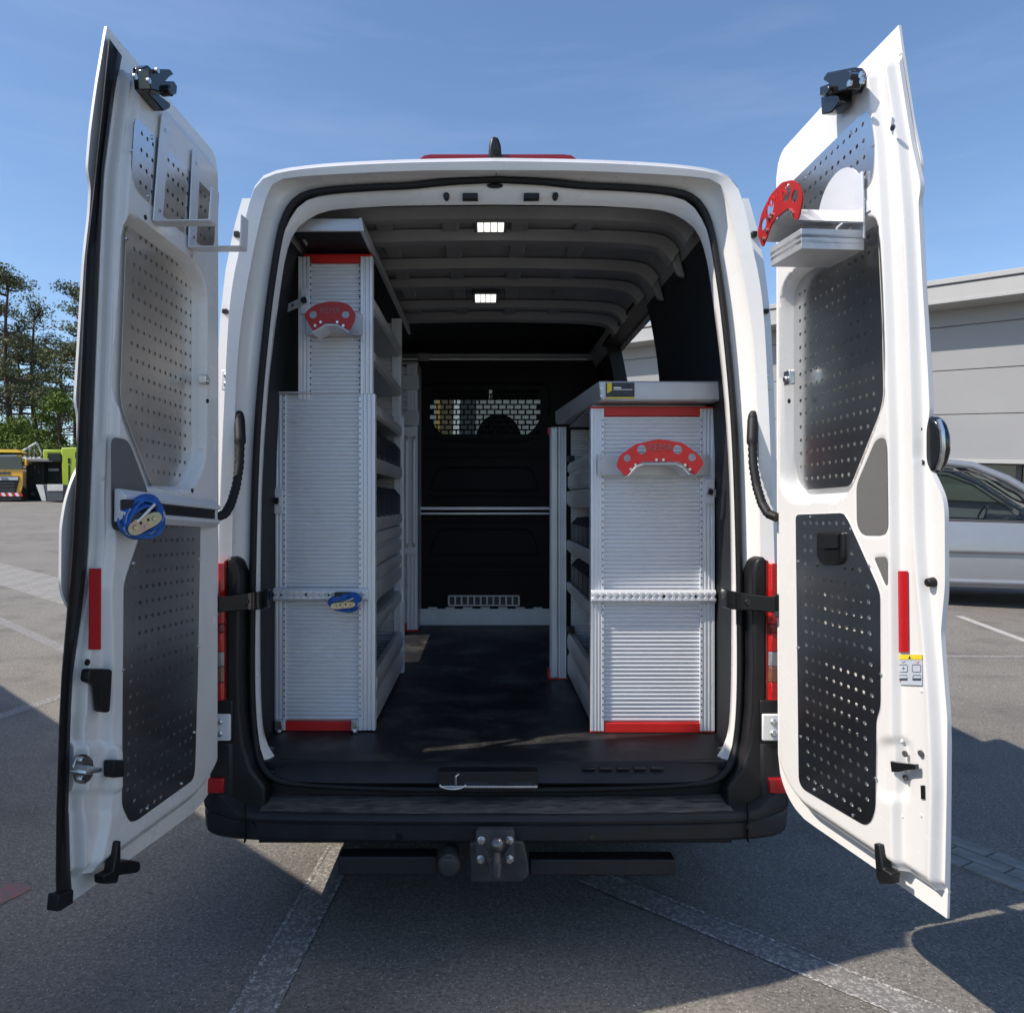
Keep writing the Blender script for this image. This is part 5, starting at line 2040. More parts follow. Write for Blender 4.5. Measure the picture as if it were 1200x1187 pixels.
hanger('wide red arc hanger with four round holes on the low shelving under the worktop', 2.90, 3.062,
       [(722, 546), (726, 534), (745, 520.5), (772, 514.5), (800, 519), (819, 533), (825, 543), (815, 557), (809, 554), (803, 545), (795, 541), (752, 541), (743, 547), (737, 556), (732, 558)],
       [(735, 537, 4.2), (752, 527, 5.4), (794, 527, 5.4), (811, 536, 4.6)],
       [(739, 550), (744.5, 545), (769, 539), (777, 539), (802.5, 545), (808, 550)],
       (700, 533.5, 831, 557), (774, 524.5), 11.5, [(738, 556), (746, 547), (755, 543), (792, 543), (800, 547), (808, 556)], None)
hanger('smaller dull-red arc hanger with two round holes high on the tall shelving', 2.94, 3.082,
       [(356, 370), (360, 364), (370, 357), (385, 353.5), (400, 354), (410, 358), (417, 368), (416, 376), (410, 388), (400, 382), (394, 379), (381, 379), (374, 384), (367, 388), (363, 382)],
       [(367, 369, 4.4), (405, 369, 4.4)],
       [(369.5, 382), (376, 378), (395.5, 378), (402.5, 382)],
       (358, 368, 425, 393), (387, 364.5), 9.5, [(366, 389), (374, 384.5), (381, 380.5), (394, 380.5), (401, 384), (409, 389)], None)
# the third one, bolted to the right door: its plate faces away from the door
WPL = .205
hd_lab = 'bright sunlit red arc hanger with tray on top of the rear door'
c0 = dr_.pt(915, 250, WPL)
h3 = thing('cable_hanger', tuple(c0), hd_lab, 'hanger', 'red arc-shaped cable hangers')
ou = round_poly(mp_(dr_, [(894, 291), (888, 274), (893, 250), (904, 228), (917, 214), (930, 211), (938, 218), (941.5, 232), (936, 258), (931, 257), (927, 245), (924, 244), (910, 255), (905, 262), (898, 281)], WPL), .012)
hl_ = []
for x, y, ru, rv in ((903, 244, .026, .018), (895.5, 263, .020, .014), (922.5, 226, .026, .020), (932, 230, .020, .014)):
    cu_, cv_ = dr_.m(x, y, WPL)
    hl_.append([(cu_ + ru * .8 * math.cos(a), cv_ + rv * 1.1 * math.sin(a)) for a in np.linspace(0, 2 * math.pi, 17)[:-1]])
k = MB()
k.sheet(ou, hl_, lambda a, b: dr_.uv(a, b, WPL))
k.build('arc_plate', RED, h3, solid=.004)
k = MB()
inner_px = [(935, 258), (926, 245), (911, 256), (905, 262), (901, 272), (898, 282)]
a_ = [dr_.pt(x, y, WPL - .003) for x, y in inner_px]
b_ = [p - dr_.n * (WPL - .012) for p in a_]
k.loft([a_, b_, [p - dr_.vs * .004 for p in b_], [p - dr_.vs * .004 for p in a_], a_])
k.build('support_tray', ALUD, h3, angle=20)
k = MB()
a0, a1 = dr_.pt(899, 283, WPL - .002), dr_.pt(934, 268, WPL - .002)
for f0, f1 in ((0, .30), (.34, .66), (.70, 1.0)):
    pa = a0 - Z * (.004 + .03 * f0)
    k.obox((a0 + a1) / 2 - dr_.n * .10 - dr_.vs * (.02 + .028 * f0 * 1.4), dr_.us, dr_.vs, dr_.n, (a1 - a0).length / 2, .012, .09)
k.build('tray_slat', ALUD, h3, bevel=.001)
k = MB()
cc = dr_.m(983, 245, .004)
arc = [(cc[0] + .105 * math.cos(a), cc[1] + .100 * math.sin(a)) for a in np.linspace(0, math.pi, 18)] + [(cc[0] - .105, cc[1] - .06), (cc[0] + .135, cc[1] - .06), (cc[0] + .135, cc[1] + .05)]
k.poly([dr_.uv(a, b, .001) for a, b in arc[:18] + arc[18:20]], dr_.n * .003)
k.build('back_plate', ALU, h3)
k = MB()
u1, v1 = dr_.m(1006, 235, .01)
k.obox(dr_.uv(u1, v1 - .02, .012), dr_.us, dr_.vs, dr_.n, .022, .085, .003)
k.build('mounting_strap', ALU, h3, bevel=.001)
k = MB()
for x, y in ((902, 256), (905, 252), (899, 270), (895, 280), (926, 247), (929, 250)):
    k = MB()
    c = dr_.pt(x, y, WPL + .002)
    k.cyl(c, c + dr_.n * .006, .005, n=8)
    k.build('rivet', STEEL, h3)
k = MB()
u2, v2 = dr_.m(911, 233, WPL)
k.text('REMA', .040, dr_.uv(u2, v2, WPL + .0024), -dr_.us, dr_.vs, dr_.n, .0006)
k.build('lettering', MATS['red_plastic'], h3)


# ------------------------------------------------------------------ ratchet straps
def ratchet(label, c, a, b, n, L, H, tilt):
    """bundle of webbing with a ratchet buckle; a right, b up, n towards the viewer"""
    t = thing('ratchet_strap', tuple(c), label, 'ratchet strap', 'blue ratchet straps hung on lashing rails')
    ca, sa = math.cos(tilt), math.sin(tilt)
    e1, e2 = a * ca + b * sa, b * ca - a * sa
    k = MB()
    for i, (fl, fh, dn, m) in enumerate(((1, 1, 0, BLUE), (.90, .88, .008, BLUE), (.95, .80, .004, WHITEW), (.80, .76, .012, BLUE), (.84, .95, -.010, BLUE), (.70, .62, .006, BLUE))):
        k.use(m)
        ring = []
        for q_ in range(32):
            th = 2 * math.pi * q_ / 32
            rr_ = 1 + .06 * math.sin(3 * th + i * 1.3)
            ring.append(c + e1 * (L * fl * math.cos(th) * rr_) + e2 * (H * fh * math.sin(th) * (1.1 + .25 * math.cos(th))) + n * (dn + .008 * math.sin(2 * th + i)))
        rows = []
        for q_, p in enumerate(ring):
            tg_ = (ring[(q_ + 1) % 32] - ring[q_ - 1]).normalized()
            on = (tg_.cross(n) + n * .35 * math.sin(q_ * .4 + i)).normalized()
            nn_ = tg_.cross(on).normalized()
            hh_ = .0034 if m is BLUE else .0018
            rows.append([p + nn_ * .014 + on * hh_, p + nn_ * .014 - on * hh_, p - nn_ * .014 - on * hh_, p - nn_ * .014 + on * hh_])
        rows.append(rows[0])
        k.loft(rows, True)
    k.build('webbing', None, t, angle=40)
    k = MB()
    fm = lambda u_, v_: (L * .80 * u_ - L * .02, H * .42 * v_ - H * .22)
    outl = []
    for q_ in range(36):
        th = 2 * math.pi * q_ / 36
        wst = .72 + .36 * abs(math.cos(th)) ** 1.5 - .08 * math.cos(th)
        outl.append(fm(math.cos(th), math.sin(th) * 1.25 * wst))
    circ = lambda u_, v_, r_: [(fm(u_, v_)[0] + r_ * L * math.cos(x_), fm(u_, v_)[1] + r_ * L * math.sin(x_)) for x_ in np.linspace(0, 2 * math.pi, 13)[:-1]]
    cuts = [circ(-.58, .05, .11), circ(.55, .05, .09), circ(-.05, -.45, .05), circ(.22, .25, .07), circ(-.22, .30, .07)]
    for dn in (.014, .034):
        k.sheet(outl, cuts, lambda u_, v_: c + n * dn + e1 * u_ + e2 * v_)
    for u_, v_, r_ in ((-.58, .05, .075), (.55, .05, .06), (-.05, -.45, .035)):
        p = c + e1 * fm(u_, v_)[0] + e2 * fm(u_, v_)[1]
        k.cyl(p + n * .010, p + n * .042, r_ * L, n=12)
    k.build('ratchet_frame', ZINC, t, solid=.002)
    k = MB()
    p = c + e1 * (-L * .15) + e2 * (H * .10) + n * .026
    k.obox(p + e1 * L * .35 + e2 * H * .16, unit(e1 + e2 * .35), unit(e2 - e1 * .35), n, L * .52, H * .09, .010)
    k.build('ratchet_handle', STEEL, t, bevel=.002)
    k = MB()
    p = c + e1 * (-L * .1) + e2 * (H * .95) + n * 0
    k.obox(p, a, b, n, L * .5, .012, .014)
    k.build('rail_fitting', BLACK, t, bevel=.002)
    return t


cS = dl.pt(166, 608, .055)
ratchet('blue ratchet strap with big zinc buckle hung on the shaded rear door', cS, -dl.us * .55 + dl.n * -.0 + X * .6, dl.vs, unit(dl.n * .6 - Y * .8), .062, .046, .45)
cS = pt(404, 706, 3.02)
ratchet('small blue ratchet strap hung on the rail of the tall shelving', cS, X, Z, -Y, .060, .030, .08)

# ------------------------------------------------------------------ background: building
ca_, sa_ = -.63, .777
B0 = Vector((15.7, 25.0, 0)) - Vector((ca_, sa_, 0)) * 14
fdir = Vector((ca_, sa_, .061)).normalized()
outn = Vector((-sa_, ca_, 0))                    # towards the yard (left/rear)
outn = outn if outn.x < 0 else -outn
upv = fdir.cross(outn)
upv = upv if upv.z > 0 else -upv


def bp_(l, h, o):
    """l metres along the facade, h above its foot, o out from the wall"""
    return B0 + Vector((0, 0, .10)) + fdir * l + upv * h + outn * o


LB = 62.0


def height_at(px, py, o):
    """height on the facade (o metres out) seen at that place of the photograph"""
    lo_l, h_ = 14.0, 5.0
    for _ in range(40):
        def pr(l, h):
            p = bp_(l, h, o)
            return np.array([CX0 + F * p.x / p.y, CY0 - F * (p.z - CAMZ) / p.y])
        f0 = pr(lo_l, h_)
        J = np.stack([(pr(lo_l + .01, h_) - f0) / .01, (pr(lo_l, h_ + .01) - f0) / .01], 1)
        dlt = np.linalg.solve(J, np.array([px, py]) - f0)
        lo_l += float(dlt[0])
        h_ += float(dlt[1])
    return h_


hF = height_at(1140, 351.5, 1.12)                 # fascia underside
hT = height_at(1140, 322, 1.12)                   # top of the roof edge
hJ = height_at(1140, 329, 1.12)                   # joint under the roof edge
h0_ = height_at(1140, 538, -.03)                  # foot of the cladding
step = (height_at(1140, 380, -.03) - h0_) / 3
hall = thing('warehouse', tuple(bp_(0, 0, 0)), 'long grey metal-clad warehouse with overhanging pale fascia behind the silver car', 'building')
k = MB()


def bbox(k, l0, l1, h0, h1, o0, o1):
    k.hexa([bp_(l0, h0, o1), bp_(l1, h0, o1), bp_(l1, h0, o0), bp_(l0, h0, o0), bp_(l0, h1, o1), bp_(l1, h1, o1), bp_(l1, h1, o0), bp_(l0, h1, o0)])
    return k


bbox(k, 0, LB, h0_, hT - .1, -18, -.12).build('wall', CLAD, hall)
k = MB()
bbox(k, 0, LB, -1, h0_, -18, -.8).build('base_wall', CARTRIM, hall)
hh = h0_
while hh < hT - .3:
    for s0 in range(0, int(LB), 12):
        k = MB()
        bbox(k, s0 + .012, min(LB, s0 + 12) - .012, hh + .012, min(hT - .15, hh + step - .012), -.12, -.03).build('cladding_panel', CLAD, hall, bevel=.012)
    hh += step
k = MB()
bbox(k, -.2, LB, hF, hF + .10, 0, 1.15)
bbox(k, -.2, LB, hF + .10, hJ - .02, 0, 1.10)
k.build('fascia', CLADL, hall, bevel=.01)
k = MB()
bbox(k, -.3, LB, hJ + .01, hT, -18, 1.16).build('roof', CLADL, hall, bevel=.02)
k = MB()
bbox(k, -.2, LB, hJ - .02, hJ + .01, 0, 1.12).build('roof_joint', CARTRIM, hall)
k = MB()
bbox(k, 0, LB, h0_ - .13, h0_ + .01, -.7, .06).build('drip_rail', CLADL, hall, bevel=.01)
for i in range(0, 20):
    l0 = 1 + i * 3
    fr = MB()
    bbox(fr, l0 - .08, l0 + .08, .0, h0_ - .14, -.62, -.5)
    wf_ = fr.build('window', CARTRIM, hall)
    gl = MB()
    bbox(gl, l0 + .09, l0 + 2.91, .5, h0_ - .16, -.60, -.57).build('pane', DGLASS, wf_)
BROWN = mat('brown_gate_paint', (.10, .075, .05), .6)
for l0, l1, nm, m in ((41.75, 42.35, 'downpipe_cover', WHITEM), (42.4, 43.7, 'sliding_gate', BROWN), (43.75, 44.2, 'gate_post', mat('ochre_post_paint', (.42, .26, .07), .5)), (40.3, 41.7, 'dark_shutter', CONT)):
    k = MB()
    bbox(k, l0, l1, 0, hF - .05, -.03, .03).build(nm, m, hall)

# ------------------------------------------------------------------ background: silver car


def build_car():
    c = gp(1150, 713)
    yaw = math.radians(-20)
    fx = Vector((math.cos(yaw), math.sin(yaw), 0))        # car's forward
    lx = Vector((-fx.y, fx.x, 0))                          # its left, away from the camera
    o0 = c + lx * .9 - fx * .10
    o0.z = gz(c.x, c.y) + .02
    P = lambda l, w, h: o0 + fx * l + lx * w + Z * (h + max(0, h - 1.06) * .10)
    t = thing('parked_car', tuple(o0), 'silver compact people carrier parked in front of the warehouse', 'car')
    # lower body: side outline lofted across the width
    low = [(-2.15, .42), (-2.2, .62), (-2.17, 1.0), (-2.08, 1.12), (0.5, 1.08), (1.15, 1.04), (1.75, .93), (2.08, .80), (2.18, .60), (2.15, .34), (1.8, .24), (-1.9, .24)]
    k = MB()
    wr = [(-.88, .90, .04), (-.905, 1.0, 0), (-.90, 1.0, 0)]
    rows = []
    for w, sl, sh in ((-.895, .985, .93), (-.890, .992, .965), (-.865, 1.0, 1.0), (.865, 1.0, 1.0), (.890, .992, .965), (.895, .985, .93)):
        rows.append([P(l * sl, w, .68 + (h - .68) * sh) for l, h in low])
    k.loft(rows, True, True)
    k.build('body', SILVER, t, angle=50)
    # greenhouse: roof panel, glazed front and sides
    roofp = [(-2.10, 1.08), (-2.02, 1.55), (-1.85, 1.76), (-1.2, 1.82), (-.4, 1.81), (.05, 1.74)]
    frontp = [(.05, 1.74), (.42, 1.58), (.85, 1.30), (1.25, 1.06)]

    def skin(prof_, m, nm):
        k = MB()
        rows = []
        for w0, w1 in ((-.865, -.68), (-.80, -.62), (.80, .62), (.865, .68)):
            r = []
            for l, h in prof_:
                f = min(1, max(0, (h - 1.06) / .74))
                r.append(P(l, w0 + (w1 - w0) * f, h + (.012 if abs(w0) < .83 else 0)))
            rows.append(r)
        k.loft(rows)
        k.build(nm, m, t, angle=45)
    skin(roofp, SILVER, 'roof_shell')
    skin(frontp, CARGLASS, 'windscreen')
    for sw in (-.36, .36):
        k = MB()
        k.hexa([P(l, sw + w, h) for l, w, h in ((-.55, -.25, .6), (-.42, -.25, .6), (-.42, .25, .6), (-.55, .25, .6), (-.75, -.20, 1.30), (-.62, -.20, 1.30), (-.62, .20, 1.30), (-.75, .20, 1.30))])
        k.obox(P(-.72, sw, 1.42), fx, lx, Z, .05, .13, .09)
        k.build('seat', SEATF, t, bevel=.03)
    k = MB()
    k.hexa([P(l, w, h) for l, w, h in ((.45, -.78, 1.0), (1.2, -.78, 1.0), (1.2, .78, 1.0), (.45, .78, 1.0), (.52, -.74, 1.17), (1.1, -.74, 1.10), (1.1, .74, 1.10), (.52, .74, 1.17))])
    k.build('dashboard', CARTRIM, t, bevel=.03)
    k = MB()
    k.tube([P(.38, .36, 1.12) + fx * (.06 * math.sin(a_)) + lx * (.18 * math.cos(a_)) + Z * (.17 * math.sin(a_)) for a_ in np.linspace(0, 2 * math.pi, 17)[:-1]], .013, 6, True)
    k.build('steering_wheel', CARTRIM, t)

    def side(l, h, out, sgn=-1):
        f = min(1, max(0, (h - 1.06) / .74))
        return P(l, sgn * ((.865 - .185 * f) + out), h)
    wins = {'front_window': [(-.62, 1.12), (.98, 1.08), (.78, 1.26), (.36, 1.54), (.02, 1.67), (-.50, 1.715)],
            'rear_window': [(-1.75, 1.14), (-.72, 1.12), (-.60, 1.715), (-1.4, 1.73), (-1.72, 1.60)]}
    for nm, w_ in wins.items():
        for sgn in (-1, 1):
            k = MB()
            k.poly([side(l, h, .0, sgn) for l, h in w_], lx * .005 * sgn)
            k.build(nm, CARGLASS, t)
            k = MB()
            k.tube([side(l, h, .0, sgn) for l, h in w_], .011, 6, True)
            k.build('window_frame', CARTRIM, t)
    k = MB()
    k.tube([side(l, h, .008) for l, h in ((-1.75, 1.12), (-.65, 1.105), (1.0, 1.065))], .010, 6)
    k.build('window_trim', CARTRIM, t)
    for sgn in (-1, 1):
        k = MB()
        k.tube([side(l, h, .0, sgn) for l, h in ((1.25, 1.06), (.85, 1.31), (.42, 1.59), (.05, 1.75), (-.4, 1.81), (-1.2, 1.82), (-1.85, 1.76), (-2.02, 1.56), (-2.10, 1.08))], .052, 10)
        k.poly([side(l, h, -.01, sgn) for l, h in ((-2.08, 1.08), (-1.74, 1.10), (-1.70, 1.62), (-1.8, 1.76), (-2.0, 1.55))], lx * .012 * sgn)
        k.poly([side(l, h, -.01, sgn) for l, h in ((-.74, 1.08), (-.60, 1.08), (-.48, 1.72), (-.62, 1.72))], lx * .012 * sgn)
        k.build('pillar', SILVER, t)
    k = MB()
    k.tube([P(l, -.912, h) for l, h in ((-1.9, .70), (0, .70), (1.3, .69))], .022, 8, flat=.5)
    k.build('rub_strip', CARTRIM, t)
    k = MB()
    k.tube([P(l, -.905, .32) for l in (-1.1, 1.05)], .035, 8)
    k.build('sill_trim', SILVER, t)
    k = MB()
    k.hexa([P(l, w, h) for l, w, h in ((.64, -1.08, 1.06), (.80, -1.07, 1.07), (.83, -.95, 1.07), (.66, -.95, 1.06), (.65, -1.09, 1.26), (.76, -1.08, 1.25), (.78, -.96, 1.23), (.67, -.96, 1.24))])
    k.obox(P(.73, -.92, 1.08), fx, lx, Z, .045, .05, .022)
    k.build('wing_mirror', CARTRIM, t, bevel=.035, seg=3)
    for l in (-.48,):
        k = MB()
        k.use(STEEL).tube([P(l - .10, -.905, .93), P(l - .07, -.94, .935), P(l + .07, -.94, .935), P(l + .10, -.905, .93)], .014, 8)
        k.use(CARTRIM).ball(P(l, -.903, .93), .05, 12, 8, (1.3, .3, .8))
        k.build('door_handle', None, t)
    for l in (-.66, 1.02):
        k = MB()
        k.tube([P(l, -.904, .40), P(l, -.904, .75), side(l, 1.07, .0)], .004, 5)
        k.build('door_gap', RUBBER, t)
    for l in (-1.38, 1.40):
        for w in (-.80, .80):
            k = MB()
            k.use(TYRE).cyl(P(l, w - .11, .30), P(l, w + .11, .30), .315, n=28)
            k.use(STEEL).cyl(P(l, w - .118, .30), P(l, w + .118, .30), .20, n=20)
            k.build('wheel', None, t, bevel=.015)
    # cabin interior seen through dark glass: seat backs
    return t


build_car()


# ------------------------------------------------------------------ background: left side of the yard
def bxo(px0, px1, py0, py1, D, dep):
    a, b = pt(px0, py0, D), pt(px1, py1, D)
    return a.x, b.x, D, D + dep, b.z, a.z


def truck():
    D = 44.0
    a = pt(-23, 585, D)
    t = thing('truck', (pt(2, 585, D).x, D, a.z), 'yellow lorry cab with red and white striped bumper beside the black containers', 'lorry')
    P = lambda x, y, d=0: pt(x, y, D + d)
    k = MB()
    k.poly([P(x, y) for x, y in ((-25, 578), (-26, 545), (-25, 531), (-18, 527), (20, 527.5), (25.5, 530), (27.5, 552), (27.5, 568), (24.5, 579))], Vector((-1.42, 2.2, 0)))
    k.build('cab', TRUCKY, t, bevel=.06)
    k = MB()
    k.poly([P(x, y, -.12) for x, y in ((-24, 532), (-20, 526.5), (20, 527), (26, 531.5), (25, 530.5), (-23, 530))], Vector((0, .5, 0)))
    k.build('roof_visor', TRUCKT, t, bevel=.02)
    k = MB()
    k.poly([P(x, y, -.05) for x, y in ((-22, 532), (22, 532), (19, 535), (-20, 535))], Vector((0, .1, 0)))
    k.build('visor_band', LABELB, t)
    k = MB()
    k.poly([P(x, y, -.06) for x, y in ((-23, 535.5), (24, 535.5), (26.5, 548), (25, 550), (-23, 550))], Vector((0, .1, 0)))
    k.build('windscreen', DGLASS, t)
    k = MB()
    k.poly([P(x, y, -.05) for x, y in ((-20, 558), (21.5, 558), (21.5, 563.5), (18, 577), (-16, 577))], Vector((0, .1, 0)))
    gr = k.build('grille', BLACK, t)
    for yy in (566, 569.5, 573, 575.5):
        k = MB()
        a_, b_ = P(-16, yy, -.09), P(17, yy + .9, -.09)
        k.box(a_.x, b_.x, a_.y, a_.y + .05, b_.z, a_.z)
        k.build('slat', CARTRIM, gr)
    k = MB()
    a_, b_ = P(-18, 559, -.12), P(21, 562.6, -.12)
    k.box(a_.x, b_.x, a_.y, a_.y + .05, b_.z, a_.z)
    k.build('badge_panel', LABELB, t)
    k = MB()
    k.text('emmeskot', 5.2 / F * D, P(1, 554.3, -.02), X, Z, -Y, .012, bold=.01)
    k.build('lettering', INK, t)
    k = MB()
    k.text('TRUCK', 2.6 / F * D, P(5, 560.8, -.14), X, Z, -Y, .01)
    k.build('badge_lettering', INK, t)
    k = MB()
    k.use(BLACK)
    a_, b_ = P(-24, 577, -.1), P(25, 586, -.1)
    k.box(a_.x, b_.x, a_.y, a_.y + .6, b_.z, a_.z)
    for i in range(12):
        k.use(REDP if i % 2 else WHITEM)
        x0 = -24 + i * 4
        k.poly([P(x0 + 1, 577.5, -.13), P(x0 + 5, 577.5, -.13), P(x0 + 7, 581.5, -.13), P(x0 + 3, 581.5, -.13)], Vector((0, .02, 0)))
    k.build('bumper', None, t)
    k = MB()
    a_, b_ = P(28.6, 538, -.1), P(31.5, 545.5, -.1)
    k.box(a_.x, b_.x, a_.y, a_.y + .15, b_.z, a_.z)
    k.build('mirror', TRUCKY, t, bevel=.03)
    k = MB()
    k.cyl(P(19, 527, .5), P(19, 524.5, .5), .05, n=8)
    k.build('beacon', LENSO, t)
    for x in (-20, 22):
        k = MB()
        c = P(x, 580, .6)
        k.cyl(c - X * .2, c + X * .2, .5, n=18)
        k.build('wheel', TYRE, t)


truck()


def ribbed_box(name, px0, px1, py0, py1, D, dep, m, label, cat, ribs=8, group=None):
    x0, x1, y0, y1, z0, z1 = bxo(px0, px1, py0, py1, D, dep)
    t = thing(name, ((x0 + x1) / 2, y0, z0), label, cat, group)
    k = MB()
    k.box(x0, x1, y0, y1, z0, z1)
    k.build('shell', m, t, bevel=.02)
    k = MB()
    for i in range(ribs + 1):
        xx = x0 + (x1 - x0) * i / ribs
        k.box(xx - .04, xx + .04, y0 - .05, y0, z0, z1)
    k.box(x0 - .04, x1 + .04, y0 - .07, y0, z1 - .16, z1 + .02)
    k.box(x0 - .04, x1 + .04, y0 - .06, y0, (z0 + z1) / 2 - .05, (z0 + z1) / 2 + .05)
    k.build('frame', m, t, bevel=.01)
    return t


t = ribbed_box('container', 32, 51, 541, 586, 46, 5, CONT, 'black steel container next to the yellow lorry', 'container', 4)
k = MB()
c = pt(38, 579, 45.9)
k.box(c.x - .09, c.x + .09, 45.9, 45.94, c.z - .09, c.z + .09)
k.build('data_plate', GREY, t)
t = ribbed_box('container', 52, 73, 543, 586, 46.5, 5, CONT, 'black steel container with pale label beside the lime green machine', 'container', 4)
k = MB()
a_, b_ = pt(57, 549, 46.4), pt(69, 552, 46.4)
k.box(a_.x, b_.x, 46.38, 46.42, b_.z, a_.z)
k.build('data_plate', LABELB, t)
k = MB()
x0, x1, y0, y1, z0, z1 = bxo(31, 70, 537.5, 541, 45.5, 5)
o = k.box(x0, x1, y0, y1, z0, z1).build('steel_beam', CLAD, None, bevel=.02, loc=(x0, y0, z0))
tag(o, 'long grey steel beam lying across the tops of the black containers', 'beam')
# skip
x0, x1, y0, y1, z0, z1 = bxo(43, 74, 568, 587, 43, 2)
t = thing('skip', ((x0 + x1) / 2, 43, z0), 'pale and grey rubbish skip standing before the black containers', 'skip')
k = MB()
k.hexa([Vector(p) for p in ((x0 + .35, y0, z0), (x1, y0, z0), (x1, y1, z0), (x0 + .35, y1, z0), (x0, y0, z1), (x1, y0, z1), (x1, y1, z1), (x0, y1, z1))])
k.build('tub', SKIPG, t, bevel=.02)
k = MB()
k.hexa([Vector(p) for p in ((x0 + .30, y0 - .03, z0), (x0 + .55, y0 - .03, z0), (x0 + .55, y0 + .1, z0), (x0 + .30, y0 + .1, z0),
                               (x0 - .03, y0 - .03, z1), (x0 + .38, y0 - .03, z1), (x0 + .38, y0 + .1, z1), (x0 - .03, y0 + .1, z1))])
k.box(x0 + .6, x1, y0 - .03, y0 + .02, z1 - .35, z1 + .02)
k.build('rim', SKIPW, t, bevel=.01)
# white cabinet behind the lorry
x0, x1, y0, y1, z0, z1 = bxo(26, 31.5, 548, 585, 46.5, 1)
k = MB()
k.box(x0, x1, y0, y1, z0, z1)
k.box(x0 - .03, x1 + .03, y0 - .05, y1, z1, z1 + .06)
o = k.build('storage_cabinet', WHITEM, None, bevel=.02, loc=((x0 + x1) / 2, y0, z0))
tag(o, 'slim white cabinet squeezed between the lorry and the black container', 'cabinet')
# white lattice boom
D = 52
t = thing('crane_boom', tuple(pt(40, 537, D)), 'white lattice boom sticking up above the black containers', 'crane boom')
P = lambda x, y, d=0: pt(x, y, D + d)
k = MB()
for dd in (0, .8):
    k.tube([P(24, 530, dd), P(43, 519, dd)], .07, 6)
    k.tube([P(43, 519, dd), P(50, 533, dd)], .07, 6)
    k.tube([P(24, 537, dd), P(49, 537, dd)], .07, 6)
k.build('chord', WHITEM, t)
k = MB()
for a_, b_ in (((30, 526.5), (29, 537)), ((35, 523.5), (34, 537)), ((40, 521), (40, 537)), ((40, 527), (47, 537)), ((41, 520), (40, 531)), ((49, 533), (46, 537)), ((35, 524), (40, 531))):
    k.tube([P(*a_, .0), P(*b_, .8)], .045, 6)
k.build('lattice_brace', WHITEM, t)
k = MB()
a_, b_ = P(27, 533, .9), P(41, 539, .9)
k.box(a_.x, b_.x, a_.y, a_.y + .6, b_.z, a_.z)
k.build('counterweight', CLAD, t)
# lime machine
D = 45
t = thing('lime_machine', tuple(pt(74, 585, D)), 'lime green construction machine beside the containers', 'machine')
P = lambda x, y, d=0: pt(x, y, D + d)
for nm, poly, dd, dep in (('housing', ((72, 525), (100, 524), (100, 576), (74, 576)), 0, 2.5), ('arm', ((50.5, 527), (74, 527), (74, 531), (56, 531), (56, 540), (50.5, 540)), 1, 1.2)):
    k = MB()
    k.poly([P(x, y, dd) for x, y in poly], Vector((-.56 * dep, dep, 0)))
    k.build(nm, LIME, t, bevel=.04)
k = MB()
for x0, x1, y0, y1 in ((57, 71, 532, 540), (79.5, 82, 537, 543), (88, 92, 530, 537), (80, 81.5, 545, 575)):
    a_, b_ = P(x0, y0, -.03), P(x1, y1, -.03)
    k.box(a_.x, b_.x, a_.y, a_.y + .1 + (1.2 if x0 < 60 else 0), b_.z, a_.z)
k.build('opening', BLACK, t)
k = MB()
k.box(P(74, 0).x, P(100, 0).x, D, D + 2.4, P(0, 587).z, P(0, 576).z)
k.build('track', BLACK, t, bevel=.1)


# ------------------------------------------------------------------ trees
def clump(k, c, rx, rz, n, s0, s1):
    for _ in range(n):
        v = Vector((random.gauss(0, 1), random.gauss(0, 1), random.gauss(0, 1))).normalized() * (random.random() ** .45)
        p = c + Vector((v.x * rx, v.y * rx, v.z * rz))
        s_ = random.uniform(s0, s1)
        a = Vector((random.gauss(0, 1), random.gauss(0, 1), random.gauss(0, .7))).normalized()
        b = a.cross(Vector((random.gauss(0, 1), random.gauss(0, 1), random.gauss(0, 1)))).normalized()
        i = k.add([p - a * s_, p + b * s_ * .45, p + a * s_, p - b * s_ * .45])
        k.face((i, i + 1, i + 2, i + 3))


def pine(px, top, D, label, spread=3.0, seed=0, lean=0.0):
    random.seed(seed)
    base = Vector(((px - CX0) / F * D, D, gz(0, D)))
    H = pt(px, top, D).z - base.z
    t = thing('pine_tree', tuple(base), label, 'tree', 'trees at the far edge of the yard')
    k = MB()
    pth = [base + Vector((lean * (f ** 1.5) + .25 * math.sin(5 * f + seed), .2 * math.cos(4 * f), H * f)) for f in np.linspace(0, .97, 12)]
    k.tube(pth, [.30 * (1 - .8 * f) for f in np.linspace(0, 1, 12)], 8)
    cr_ = MB()
    for i in range(34):
        f = random.uniform(.36, .99)
        j = min(10, int(f / .97 * 11))
        o = pth[j]
        o = Vector((o.x, o.y, base.z + H * f))
        ang = random.uniform(0, 2 * math.pi)
        reach = spread * (1.15 - .75 * max(0, (f - .45) / .55)) * random.uniform(.45, 1.0)
        e = o + Vector((math.cos(ang) * reach, math.sin(ang) * reach, random.uniform(.1, .9)))
        m = o.lerp(e, .55) + Vector((0, 0, -.25))
        k.tube([o, m, e], [.08, .05, .02], 5)
        clump(cr_, e, random.uniform(.8, 1.45), random.uniform(.28, .52), 185, .06, .15)
        clump(cr_, m + Vector((0, 0, .25)), random.uniform(.5, .9), .3, 45, .06, .15)
    clump(cr_, pth[-1] + Vector((0, 0, -.2)), 1.0, .6, 220, .06, .15)
    k.build('trunk', BARK, t)
    cr_.build('crown', NEEDLE, t, angle=180)


